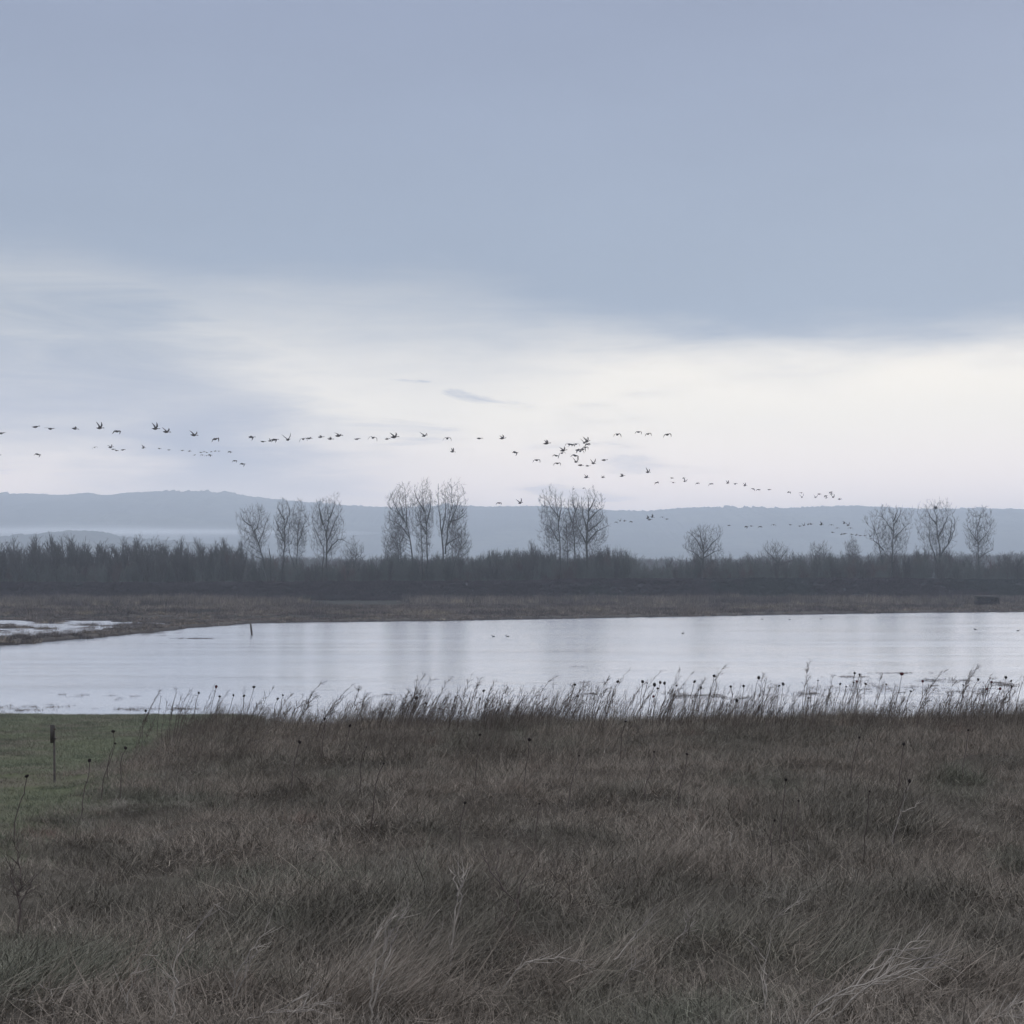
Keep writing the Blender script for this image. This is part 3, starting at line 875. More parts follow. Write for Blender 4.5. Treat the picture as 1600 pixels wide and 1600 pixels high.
hero_tree('cottonwood_tree', 'tall bare tree bending left, left one of the central tall trio', [[(646, 903), (642, 852), (636, 822), (625, 805), (612, 796)], [(636, 824), (635, 790), (632, 760)], [(632, 815), (627, 790), (622, 768)], [(640, 840), (622, 818), (607, 812)], [(630, 812), (618, 792), (612, 778)]],
          56, 3.0, 700, 1.4, 2000, .75, .30, D=512, seed=6, env=(602, 647, 756, 882), group=LT)
hero_tree('alder_tree', 'smaller bare tree under the left side of the central trio', [[(627, 903), (626, 860), (622, 835), (614, 815)], [(625, 862), (612, 838), (602, 822)], [(626, 850), (632, 825), (634, 812)]],
          44, 2.6, 500, 1.2, 1300, .7, .16, D=518, seed=7, env=(594, 635, 808, 897), group=LT)
hero_tree('cottonwood_tree', 'tallest bare tree, middle one of the central tall trio', [[(667, 905), (667, 852), (666, 822), (662, 790), (659, 751)], [(661, 895), (660, 852), (659, 810), (655, 785)], [(666, 822), (672, 792), (674, 768)], [(663, 800), (652, 780), (648, 768)], [(666, 835), (655, 812), (652, 800)]],
          64, 3.0, 820, 1.3, 2300, .75, .32, D=508, seed=8, env=(642, 681, 746, 888), group=LT)
hero_tree('cottonwood_tree', 'full-crowned tall bare tree, right one of the central trio', [[(694, 905), (692, 860), (689, 822), (685, 790), (685, 755)], [(696, 866), (700, 822), (706, 790), (705, 758)], [(702, 815), (718, 810), (730, 800)], [(700, 825), (713, 795), (716, 772)], [(690, 835), (697, 800), (696, 765)], [(697, 852), (715, 840), (727, 838)]],
          84, 3.2, 1050, 1.5, 3000, .8, .36, D=511, seed=9, env=(680, 735, 750, 888), group=LT)
hero_tree('alder_tree', 'thin bare tree low beside the right one of the central trio', [[(706, 903), (713, 870), (720, 850), (722, 825)], [(716, 862), (728, 845), (733, 835)]],
          36, 2.2, 380, 1.1, 900, .65, .14, D=505, seed=10, env=(703, 737, 820, 897), group=LT)
hero_tree('cottonwood_tree', 'tall bare tree with arching left bough above the brush mound', [[(877, 905), (875, 855), (873, 822), (869, 790), (868, 772)], [(872, 846), (859, 824), (845, 818)], [(873, 808), (860, 792), (854, 780)], [(873, 815), (878, 790), (876, 772)]],
          62, 3.0, 800, 1.4, 2200, .75, .30, D=509, seed=11, env=(840, 884, 765, 888), group=LT)
hero_tree('alder_tree', 'thin bare pole-like tree inside the right-of-centre tall clump', [[(887, 905), (886, 850), (885, 820), (884, 800)]],
          26, 1.4, 200, .9, 500, .6, .15, D=513, seed=12, env=(875, 895, 794, 892), group=LT)
hero_tree('cottonwood_tree', 'wavy-stemmed bare tree in the middle of the tall clump', [[(899, 905), (898, 850), (895, 817), (902, 792), (905, 774)], [(895, 818), (889, 800), (887, 778)], [(899, 800), (895, 785), (895, 773)]],
          50, 2.6, 620, 1.2, 1700, .7, .26, D=506, seed=13, env=(881, 913, 767, 888), group=LT)
hero_tree('cottonwood_tree', 'thick-trunked tall bare tree with long right bough in the clump', [[(917, 905), (917, 836), (919, 809), (920, 785), (917, 769)], [(918, 848), (932, 831), (951, 821)], [(919, 815), (932, 800), (942, 793)], [(917, 828), (911, 803), (908, 776)], [(919, 800), (927, 785), (930, 776)], [(917, 850), (905, 828), (898, 820)], [(919, 830), (935, 818), (944, 808)]],
          90, 3.2, 1150, 1.4, 3200, .75, .42, D=508, seed=14, env=(894, 955, 765, 890), up=0.15, group=LT)
hero_tree('oak_tree', 'lone round bare tree right of the dark brush clump', [[(1097, 903), (1099, 868), (1100, 850), (1104, 825)], [(1098, 862), (1088, 842), (1074, 830)], [(1099, 866), (1113, 848), (1124, 838)], [(1099, 858), (1094, 836), (1090, 822)], [(1098, 872), (1118, 862), (1131, 858)], [(1098, 874), (1082, 862), (1068, 856)]],
          80, 2.8, 950, 1.3, 2600, .7, .30, D=507, seed=15, env=(1063, 1135, 817, 897), group=LT)
hero_tree('oak_tree', 'low round bare tree midway along the right-hand bank', [[(1215, 903), (1214, 880), (1212, 862), (1212, 848)], [(1214, 878), (1200, 864), (1192, 856)], [(1214, 880), (1228, 864), (1234, 856)], [(1214, 884), (1236, 876), (1240, 872)]],
          56, 2.2, 700, 1.1, 1700, .6, .22, D=510, seed=16, env=(1186, 1241, 844, 900), group=LT)
hero_tree('oak_tree', 'low upright bare tree between two low round neighbours, right', [[(1281, 903), (1281, 880), (1280, 862), (1279, 850)], [(1281, 885), (1270, 868), (1266, 858)], [(1281, 882), (1291, 866), (1295, 856)]],
          50, 2.0, 600, 1.0, 1500, .6, .20, D=512, seed=17, env=(1260, 1299, 846, 900), group=LT)
hero_tree('alder_tree', 'thin spire-topped bare tree left of the right tall trees', [[(1332, 903), (1332, 870), (1333, 842)], [(1332, 880), (1325, 862), (1322, 852)]],
          34, 1.3, 300, .8, 700, .5, .13, D=515, seed=18, env=(1319, 1344, 837, 897), group=LT)
hero_tree('cottonwood_tree', 'tall bare tree the low geese fly behind, with twin stems', [[(1394, 905), (1394, 855), (1396, 822), (1391, 795)], [(1398, 840), (1410, 828), (1421, 818)], [(1395, 830), (1386, 818), (1379, 806)], [(1384, 900), (1380, 850), (1374, 826), (1369, 806)], [(1396, 822), (1405, 805), (1408, 793)], [(1381, 860), (1368, 846), (1360, 842)], [(1395, 815), (1400, 800), (1398, 790)]],
          80, 3.0, 950, 1.3, 2600, .75, .30, D=508, seed=19, env=(1355, 1427, 786, 897), group=LT)
hero_tree('cottonwood_tree', 'tall forked bare tree carrying a dark nest high up', [[(1469, 905), (1469, 866), (1465, 836), (1461, 798), (1459, 786)], [(1469, 868), (1485, 846), (1493, 822), (1492, 808)], [(1465, 880), (1457, 862), (1449, 845), (1447, 812)], [(1466, 840), (1476, 815), (1478, 800)], [(1463, 820), (1454, 806), (1452, 798)], [(1482, 850), (1484, 828), (1482, 812)]],
          84, 3.0, 1000, 1.3, 2700, .75, .33, D=509, seed=20, env=(1433, 1497, 779, 897), group=LT)
hero_tree('poplar_tree', 'slim cone-crowned bare tree, rightmost of the tall ones', [[(1530, 905), (1529, 870), (1527, 840), (1523, 797)], [(1528, 850), (1540, 834), (1546, 822)], [(1527, 846), (1516, 828), (1513, 815)], [(1526, 825), (1534, 808), (1536, 802)], [(1529, 872), (1545, 862), (1553, 860)]],
          64, 2.7, 620, 1.2, 1500, .7, .24, D=511, seed=21, env=(1507, 1553, 792, 897), group=LT)


def snag():
    g = np.random.default_rng(5)
    b = wpt(424, 905, 503); gz = float(ground_z(b[0], 503))
    pts = [(0, 0, -0.3), (0.1, 0, 2), (-0.3, 0, wpt(422, 876, 503)[2]-gz), (-0.75, 0, wpt(420, 857, 503)[2]-gz)]
    st = polyseg(pts, 0.28, 0.13, 4, 0.05, g)
    sp1 = polyseg([(-0.6, 0, 8.6), (-0.4, 0.1, 9.1), (-0.3, 0.1, 9.4)], 0.07, 0.03, 2); sp2 = polyseg([(-0.2, 0, 5.0), (0.3, 0.1, 5.4)], 0.06, 0.03, 2)
    r = empty('dead_snag', (b[0], 503, gz), 'branchless broken dead trunk between the left-leaning and narrow trees', 'dead tree')
    link('trunk', segs_mesh('snag_trunk', st, 8), bark, r); link('stub', segs_mesh('snag_stub_upper', sp1, 5), bark, r); link('stub', segs_mesh('snag_stub_lower', sp2, 5), bark, r)

snag()


def filler_trees():
    g = np.random.default_rng(21)
    protos = {}
    def proto(kind, i, segs_trunk, segs_crown):
        a = segs_mesh(kind+'_trunk', segs_trunk, 5); b_ = segs_mesh(kind+'_crown', segs_crown, 3)
        a.materials.append(bark); b_.materials.append(twigs_m)
        protos.setdefault(kind, []).append((a, b_))
    for i in range(6):     # slender: height 10
        st = [polyseg([(0, 0, -0.3), (g.normal(0, .15), g.normal(0, .15), 4), (g.normal(0, .35), g.normal(0, .35), 7.4), (g.normal(0, .45), g.normal(0, .45), 9.4)], 0.16, 0.03, 3, .06, g)]
        for k in range(int(g.integers(1, 4))):
            a = g.random()*6.28; q = g.uniform(.3, .9); hb = g.uniform(1.0, 3.5)
            st.append(polyseg([(0, 0, hb), (.6*q*math.cos(a), .6*q*math.sin(a), hb+2.0), (1.2*q*math.cos(a), 1.2*q*math.sin(a), g.uniform(7.4, 9.4))], 0.09, 0.025, 3, .06, g))
        st = np.concatenate(st)
        b2 = spawn(st, 120, g, 2.2, (20, 48), .12, 5, .45, .3, .09, .45, .018, bias=.5); b3 = spawn(np.concatenate([b2, st[st[:, 8] > .5]]), 250, g, 1.3, (18, 45), .08, 3, .5, .15, .09, .3, .014, bias=.4); b4 = spawn(b3, 160, g, .6, (20, 45), .1, 2, .6, .1, .1, .3, .012)
        proto('slender', i, st, np.concatenate([b2, b3, b4]))
    for i in range(5):     # bushy: height 8
        st = []
        for k in range(int(g.integers(5, 9))):
            a = g.random()*6.28; q = g.uniform(.3, 2.4); hh = g.uniform(5.4, 7.4)*(1-.06*q*q)
            st.append(polyseg([(.1*q*math.cos(a), .1*q*math.sin(a), -.3), (.45*q*math.cos(a), .45*q*math.sin(a), hh*.45), (q*math.cos(a), q*math.sin(a), hh)], .11, .025, 3, .09, g))
        st = np.concatenate(st)
        b2 = spawn(st, 180, g, 2.4, (20, 46), .12, 5, .45, .15, .09, .45, .020, bias=.5); b3 = spawn(np.concatenate([b2, st[st[:, 8] > .5]]), 480, g, 1.3, (20, 48), .08, 3, .5, .15, .09, .3, .014, bias=.4); b4 = spawn(b3, 240, g, .6, (20, 45), .1, 2, .6, .1, .1, .3, .012)
        proto('bushy', i, st, np.concatenate([b2, b3, b4]))
    sections = [
        ('in the wood at the far left', 'trees of the wood at the far left', -6, 374, 7.2, [(0, 851), (30, 849), (60, 847), (85, 842), (100, 846), (120, 841), (135, 849), (165, 847), (185, 850), (208, 840), (225, 850), (243, 848), (265, 851), (285, 846), (310, 848), (330, 852), (352, 846), (374, 850)], 0.5),
        ('in the brush below the left tall trees', 'brush trees below the left tall trees', 380, 560, 13, [(380, 862), (400, 874), (440, 880), (480, 878), (520, 882), (560, 872)], 0.4),
        ('in the low gap before the central trio', 'trees in the low gap before the central trio', 568, 612, 9, [(568, 880), (612, 872)], 0.5),
        ('in the brush around the central trio', 'brush trees around the central trio', 616, 742, 12, [(616, 870), (660, 868), (700, 870), (742, 872)], 0.3),
        ('in the brush mound right of the trio', 'trees of the brush mound right of the trio', 748, 866, 9, [(748, 868), (770, 866), (795, 858), (815, 850), (836, 843), (848, 852), (866, 862)], 0.35),
        ('in the dark brush right of the tall clump', 'trees of the dark clump right of the tall clump', 930, 990, 9, [(930, 860), (945, 852), (960, 850), (978, 856), (990, 870)], 0.1),
        ('in the gap left of the lone round tree', 'small trees in the gap beside the lone round tree', 1030, 1082, 15, [(1030, 884), (1050, 872), (1082, 878)], 0.6),
        ('between the lone round tree and right trees', 'trees right of the lone round tree', 1122, 1352, 10.5, [(1122, 880), (1150, 874), (1180, 872), (1240, 870), (1262, 874), (1300, 868), (1330, 866), (1352, 870)], 0.5),
        ('among the right tall trees', 'brush trees among the right tall trees', 1362, 1516, 12, [(1362, 866), (1400, 868), (1420, 856), (1440, 862), (1480, 868), (1500, 862), (1516, 868)], 0.4),
        ('at the right edge of the photo', 'trees at the right edge', 1540, 1606, 11, [(1540, 878), (1565, 866), (1580, 862), (1606, 866)], 0.6)]
    total = 0
    for where, grp, x0, x1, step, prof, slen in sections:
        prof = np.array(prof); items = []
        px = x0
        while px <= x1:
            q = px+g.normal(0, step*0.25)
            items.append(q); px += step*g.uniform(0.8, 1.2)
        items.sort()
        for j, q in enumerate(items):
            kind = 'slender' if g.random() < slen else 'bushy'
            D = g.uniform(499, 540); ht = 9.9 if kind == 'slender' else 8.0
            top = np.interp(q, prof[:, 0], prof[:, 1])-3+abs(g.normal(0, 5.5))+20*max(0, float(fbm(q*0.06, 0.0, 63))+0.02)
            base = wpt(q, 905, D); gz = float(ground_z(base[0], D))
            tz = CAMZ+(EYE-top)/F*D-gz
            s = tz/ht
            look = ('slim bare tree' if kind == 'slender' else 'bushy bare tree')
            r = empty('slender_tree' if kind == 'slender' else 'bushy_tree', (base[0], D, gz), f'{look}, {ordinal(j+1)} from the left {where}', 'tree', grp)
            w = s if kind == 'slender' else min(s, 1.35)*g.uniform(.85, 1.1)
            r.scale = (w, w, s); r.rotation_euler = (0, 0, g.random()*6.28)
            a, b_ = protos[kind][g.integers(0, len(protos[kind]))]
            link('trunk', a, None, r); link('crown', b_, None, r)
            total += 1
    print('filler trees', total)


ONES = ['', 'first', 'second', 'third', 'fourth', 'fifth', 'sixth', 'seventh', 'eighth', 'ninth', 'tenth', 'eleventh', 'twelfth', 'thirteenth', 'fourteenth', 'fifteenth', 'sixteenth', 'seventeenth', 'eighteenth', 'nineteenth']
TENS = {2: ('twenty', 'twentieth'), 3: ('thirty', 'thirtieth'), 4: ('forty', 'fortieth'), 5: ('fifty', 'fiftieth'), 6: ('sixty', 'sixtieth'), 7: ('seventy', 'seventieth'), 8: ('eighty', 'eightieth'), 9: ('ninety', 'ninetieth')}
def ordinal(n):
    if n < 20: return ONES[n]
    t, o = divmod(n, 10)
    return TENS[t][1] if o == 0 else TENS[t][0]+'-'+ONES[o]

filler_trees()

# ---------------------------------------------------------------- nest, stake, hide, marker post
def blob_mesh(name, segs=14, rings=10, amp=0.12, sc=(1, 1, 1), seed=0):
    g = np.random.default_rng(seed)
    V = [(0, 0, -1.0)]; Fc = []
    for i in range(1, rings):
        for j in range(segs):
            a = math.pi*i/rings; t = 2*math.pi*j/segs; k = 1+g.normal(0, amp)
            V.append((k*math.sin(a)*math.cos(t), k*math.sin(a)*math.sin(t), -k*math.cos(a)))
    V.append((0, 0, 1.0))
    for j in range(segs):
        Fc.append((0, 1+(j+1) % segs, 1+j))
        for i in range(rings-2):
            a = 1+i*segs+j; b_ = 1+i*segs+(j+1) % segs
            Fc.append((a, b_, b_+segs, a+segs))
        e = 1+(rings-2)*segs; Fc.append((e+j, e+(j+1) % segs, len(V)-1))
    V = np.array(V)*np.array(sc)
    me = bpy.data.meshes.new(name); me.from_pydata(V.tolist(), [], Fc); me.update()
    for p in me.polygons: p.use_smooth = True
    return me


def nest():
    g = np.random.default_rng(3); c = wpt(1462, 793, 509)
    a = g.normal(size=(260, 3)); a /= np.linalg.norm(a, axis=1, keepdims=True)
    p0 = a*np.array([0.42, 0.42, 0.34]); d = np.cross(a, g.normal(size=(260, 3))); d /= np.linalg.norm(d, axis=1, keepdims=True)
    p1 = p0+d*g.uniform(.25, .6, (260, 1))
    V, Q = prisms(p0, p1, np.full(260, .018), np.full(260, .012), 3)
    r = empty('stick_nest', c, 'dark round stick nest high in the forked tree', 'nest')
    link('nest_core', blob_mesh('nest_core', sc=(.42, .42, .34), seed=4), head_m, r)
    link('twig_rim', mesh_np('nest_twigs', V, Q), head_m, r)

nest()


def stake():
    D = CAMZ*F/(992-EYE); b = wpt(393.5, 992, D)
    wood = material('wet_weathered_wood', (0.045, 0.038, 0.036), 0.8, 0.3, var=[((0.075, 0.062, 0.055), 3.0, 0.45, 0.6)], bump=(12, .8, .03))
    st = polyseg([(0, 0, -0.6), (-0.02, 0, 0.2), (-0.10, 0, 0.9), (-0.16, 0, 1.5)], 0.15, 0.12, 4)
    V, Q = prisms(st[:, 0:3], st[:, 3:6], st[:, 6], st[:, 7], 10)
    r = empty('mooring_stake', (b[0], D, 0), 'dark leaning wooden stake standing in the flood water', 'post')
    link('shaft', mesh_np('stake_shaft', V, Q, True), wood, r)
    link('worn_top', blob_mesh('stake_top', 10, 6, .05, (.125, .125, .06), 2), wood, r).location = (-0.165, 0, 1.5)

stake()


def hide():
    D = 392.0; c = wpt(1542, 950, D); gz = float(ground_z(c[0], D))
    w, d, h = 5.6, 2.4, 2.3
    wood = material('brushed_hide_wall', (0.052, 0.047, 0.047), .95, .05, var=[((0.085, .072, .06), 1.5, .5, .62)], bump=(7, .9, .05))
    dark = material('hide_opening_shade', (0.012, .012, .013), .95, .05)
    def boxm(x0, x1, y0, y1, z0, z1):
        V = [(x0, y0, z0), (x1, y0, z0), (x1, y1, z0), (x0, y1, z0), (x0, y0, z1), (x1, y0, z1), (x1, y1, z1), (x0, y1, z1)]
        return np.array(V, float), np.array([(0, 3, 2, 1), (4, 5, 6, 7), (0, 1, 5, 4), (1, 2, 6, 5), (2, 3, 7, 6), (3, 0, 4, 7)])
    r = empty('waterfowl_hide', (c[0], D, gz), 'low dark boxy hide at the edge of the reeds on the right', 'hide')
    walls = merge([boxm(-w/2, w/2, -d/2, -d/2+.08, -.3, 1.25), boxm(-w/2, w/2, -d/2, -d/2+.08, 1.75, h-.1),
                   boxm(-w/2, -w/2+.3, -d/2, -d/2+.08, 1.253, 1.747), boxm(w/2-.3, w/2, -d/2, -d/2+.08, 1.253, 1.747),
                   boxm(-w/2, w/2, d/2-.08, d/2, -.3, h+.0), boxm(-w/2-.003, -w/2+.08, -d/2+.083, d/2-.083, -.3, h-.1), boxm(w/2-.08, w/2+.003, -d/2+.083, d/2-.083, -.3, h-.1)])
    link('wall', mesh_np('hide_wall', *walls), wood, r)
    rf = link('roof', mesh_np('hide_roof', *boxm(-w/2-.2, w/2+.2, -d/2-.2, d/2+.2, 0, .1)), wood, r); rf.location = (0, 0, h+.03); rf.rotation_euler = (0.05, 0, 0)
    g = np.random.default_rng(9)
    V, Q = blades(900, g, 1.0, (1.2, 2.4), .10, (.03, .07), .25, 0, .0)
    V = V.reshape(900, -1, 3); sx = g.uniform(-w/2, w/2, 900); off = V[:, 0, :].copy(); V[:, :, 0] += (sx-off[:, 0])[:, None]; V[:, :, 1] += (-d/2-.06-g.random(900)*.1-off[:, 1])[:, None]
    V[:, :, 2] *= 0.8
    link('brush_screen', mesh_np('hide_brush', V.reshape(-1, 3), Q), bramble_m, r)

hide()


def marker_post():
    D = 17.5; x = wpt(86, 1200, D)[0]; gz = float(ground_z(x, D)); top = wpt(85, 1133, D)[2]-gz
    met = material('weathered_post', (0.040, 0.034, 0.030), .7, .3, var=[((0.075, .055, .042), 20, .5, .62)])
    r = empty('marker_post', (x, D, gz), 'thin dark marker post with a narrow plate on the green lawn', 'post')
    V, Q = prisms(np.array([[0.0, 0, -0.3]]), np.array([[-.012, 0, top]]), [.014], [.012], 8)
    cap = np.array([[8, 9, 10, 11], [8, 11, 12, 15], [12, 13, 14, 15]])
    link('post', mesh_np('marker_shaft', V, np.concatenate([Q, cap])), met, r)
    def boxm(x0, x1, y0, y1, z0, z1):
        V = [(x0, y0, z0), (x1, y0, z0), (x1, y1, z0), (x0, y1, z0), (x0, y0, z1), (x1, y0, z1), (x1, y1, z1), (x0, y1, z1)]
        return np.array(V, float), np.array([(0, 3, 2, 1), (4, 5, 6, 7), (0, 1, 5, 4), (1, 2, 6, 5), (2, 3, 7, 6), (3, 0, 4, 7)])
    link('plate', mesh_np('marker_plate', *boxm(-.048, -.008, -.024, -.016, top-.20, top+.005)), met, r)
    for zb in (.05, .16): link('bracket', mesh_np('marker_bracket', *boxm(-.03, .012, -.0155, .014, top-zb, top-zb+.015)), met, r)

marker_post()

# ---------------------------------------------------------------- dried flowers, weeds and stalks on the knoll
HEADS = [(253, 1088, 2, 0), (312, 1083, 5, 0), (338, 1074, 5, 1), (344, 1089, 5, 0), (365, 1087, 4, 0), (382, 1088, 5, 0), (396, 1075, 6, 0), (227, 1112, 5, 0), (180, 1143, 7, 0), (197, 1170, 7, 0), (176, 1164, 4, 0), (140, 1190, 8, 0), (41, 1215, 9, 0),
         (436, 1092, 6, 0), (442, 1087, 4, 0), (650, 1092, 6, 0), (666, 1101, 5, 0), (756, 1080, 6, 0), (750, 1093, 4, 0), (764, 1095, 3, 0), (547, 1135, 6, 0), (468, 1161, 6, 0), (750, 1149, 6, 0), (573, 1167, 4, 0), (508, 1124, 6, 0), (600, 1193, 4, 0),
         (898, 1071, 6, 0), (903, 1089, 5, 0), (965, 1066, 6, 0), (953, 1083, 3, 0), (1005, 1067, 6, 0), (1011, 1068, 4, 0), (1022, 1071, 7, 0), (1031, 1067, 5, 0), (1039, 1069, 5, 0), (1028, 1077, 5, 0), (1057, 1072, 4, 0), (1085, 1066, 6, 0), (1096, 1076, 6, 0),
         (1115, 1057, 6, 0), (1022, 1090, 5, 1), (1142, 1074, 5, 0), (1162, 1073, 5, 0), (1185, 1060, 6, 0), (1151, 1096, 6, 0), (827, 1157, 7, 0), (1023, 1177, 4, 0), (1072, 1178, 6, 0), (977, 1128, 5, 0), (905, 1182, 4, 0),
         (1216, 1072, 5, 0), (1225, 1071, 8, 0), (1278, 1064, 3, 0), (1314, 1070, 5, 0), (1320, 1073, 4, 0), (1336, 1053, 5, 0), (1343, 1055, 4, 0), (1333, 1067, 4, 0), (1340, 1066, 4, 1), (1353, 1070, 6, 0), (1411, 1055, 7, 1), (1443, 1066, 6, 1), (1504, 1071, 4, 0),
         (1529, 1063, 5, 0), (1549, 1067, 5, 1), (1541, 1077, 5, 1), (1560, 1077, 7, 1), (1546, 1060, 4, 1), (1574, 1060, 5, 0), (1581, 1065, 4, 0), (1582, 1074, 4, 0), (1599, 1058, 5, 1), (1264, 1092, 5, 0), (1385, 1070, 4, 0), (1423, 1081, 5, 0),
         (1344, 1154, 5, 0), (1412, 1164, 6, 0), (1513, 1142, 5, 0), (1250, 1254, 5, 0), (1210, 1283, 6, 0), (1228, 1220, 6, 0), (1418, 1220, 6, 0), (1360, 1238, 4, 0), (726, 1258, 6, 0), (843, 1257, 4, 0)]


def flowers():
    g = np.random.default_rng(31)
    hs = sorted(HEADS)
    # spiky seed-head variants: rounded core with bristles
    def core(seed, flat):
        gg = np.random.default_rng(seed)
        a = gg.normal(size=(150, 3)); a[:, 2] = np.abs(a[:, 2])*0.9-0.35; a /= np.linalg.norm(a, axis=1, keepdims=True)
        sc = np.array([1, 1, flat])
        V, Q = prisms(a*0.75*sc, a*1.22*sc, np.full(150, .07), np.full(150, .012), 3)
        return blob_mesh('seed_core', 12, 8, .09, (.86, .86, .86*flat), seed), mesh_np('seed_bristles', V, Q)
    vs = {}
    for rd, mt in ((0, head_m), (1, red_head)):
        for i, fl in enumerate((0.95, 0.7, 1.2)):
            a, b_ = core(40+i, fl); a.materials.append(mt); b_.materials.append(mt); vs[(rd, i)] = (a, b_)
    crest = [h for h in hs if h[1] < 1113]; low = [h for h in hs if h[1] >= 1113]
    def zone(x): return 'above the left part of the knoll' if x < 560 else ('above the middle of the knoll' if x < 1130 else 'above the right part of the knoll')
    cnt = {}
    for h in crest+low:
        px, py, size, rd = h
        if py < 1113:
            D = g.uniform(22.5, 26.5); z = zone(px); c = cnt[z] = cnt.get(z, 0)+1
            grp = 'dried flower heads along the knoll crest'
            lab = f"{'reddish' if rd else 'dark'} dried flower head, {ordinal(c)} from the left {z}"
        else:
            D = solve_ground(px, py, 0.52 if py < 1240 else 0.36); c = cnt['low'] = cnt.get('low', 0)+1
            grp = 'dried flower heads within the dry grass'
            lab = f'dark dried flower head within the brown grass, {ordinal(c)} from the left'
        if px == 41: lab = 'lone dark dried flower head on a leaning stem, left of the marker post'
        tip = wpt(px, py, D); lean = g.uniform(.06, .22) if px > 300 else g.uniform(0.1, .25)
        hgt0 = tip[2]-float(ground_z(tip[0], D)); bx = tip[0]-lean*hgt0; gz = float(ground_z(bx, D))
        H = tip[2]-gz
        r = empty('dried_flower', (bx, D, gz), lab, 'dried flower', grp)
        X = tip[0]-bx; yo = g.normal(0, .05)
        st = polyseg([(0, 0, -.05), (X*.25, yo*.3, H*.4), (X*.65+g.normal(0, .015), yo*.7, H*.75), (X, yo, H)], .0048, .0034, 4, .003, g)
        link('stem', segs_mesh('flower_stem', st, 4), twig, r)
        rad = size/F*D*0.40
        a, b_ = vs[(rd, int(g.integers(0, 3)))]
        hd = link('seed_head', a, None, r); hd.location = (X, yo, H+rad*.5); hd.scale = (rad*g.uniform(.75, 1.1), rad*g.uniform(.75, 1.1), rad*g.uniform(.8, 1.25)); hd.rotation_euler = (g.normal(0, .4), g.uniform(0, .9), g.random()*6)
        br = link('bristles', b_, None, hd)

flowers()

WEEDS = [(252, 1077), (277, 1076), (297, 1078), (425, 1079), (458, 1084), (475, 1086), (504, 1066), (552, 1070), (561, 1078), (576, 1082), (602, 1088), (640, 1080), (665, 1053), (676, 1062), (704, 1060), (720, 1074), (735, 1060), (752, 1058), (772, 1066), (800, 1071),
         (870, 1056), (895, 1071), (920, 1066), (950, 1062), (978, 1052), (1035, 1048), (1062, 1044), (1085, 1050), (1100, 1064), (1130, 1043), (1192, 1056), (1218, 1066), (1266, 1034), (1303, 1056), (1345, 1060), (1380, 1052), (1400, 1070), (1430, 1074), (1460, 1068),
         (1480, 1046), (1492, 1060), (1518, 1046), (1530, 1041), (1548, 1055), (1575, 1070), (1592, 1062)]


def weeds():
    g = np.random.default_rng(33)
    for i, (px, py) in enumerate(sorted(WEEDS)):
        D = g.uniform(21.5, 26.5); tip = wpt(px, py, D)
        gz0 = float(ground_z(tip[0], D)); H0 = tip[2]-gz0
        lean = g.uniform(.12, .62); bx = tip[0]-lean*H0; gz = float(ground_z(bx, D)); H = tip[2]-gz; X = tip[0]-bx
        sd = ('left' if px < 560 else 'middle' if px < 1130 else 'right')
        k = sum(1 for q in sorted(WEEDS)[:i+1] if ('left' if q[0] < 560 else 'middle' if q[0] < 1130 else 'right') == sd)
        r = empty('feathery_weed', (bx, D, gz), f'feathery dry weed leaning right, {ordinal(k)} from the left on the {sd} crest', 'weed', 'feathery weeds leaning along the crest')
        stems = []
        for q in range(int(g.integers(2, 6))):
            f = g.uniform(.5, .95) if q else 1.0; ox = g.normal(0, .07) if q else 0; oy = g.normal(0, .08) if q else 0
            stems.append(polyseg([(ox*.5, oy*.5, -.05), (X*.26*f+ox, oy, H*.4*f), (X*.62*f+ox, oy, H*.76*f), (X*.84*f+ox, oy, H*.92*f), (X*f+ox, oy*1.2, H*f)], .0048, .0016, 4, .005, g))
        st = np.concatenate(stems)
        pl = spawn(st, int(g.integers(18, 42)), g, g.uniform(.09, .18), (14, 40), .03, 4, .6, .30, .16, .45, .0013, bias=.5); pl2 = spawn(pl, 60, g, .06, (20, 55), 0, 2, .8, .1, .2, .2, .0012)
        # leaning common direction: plume hangs to the right
        link('stem', segs_mesh('weed_stem', st, 3), twig, r)
        link('plume', segs_mesh('weed_plume', np.concatenate([pl, pl2]), 3), twig, r)

weeds()

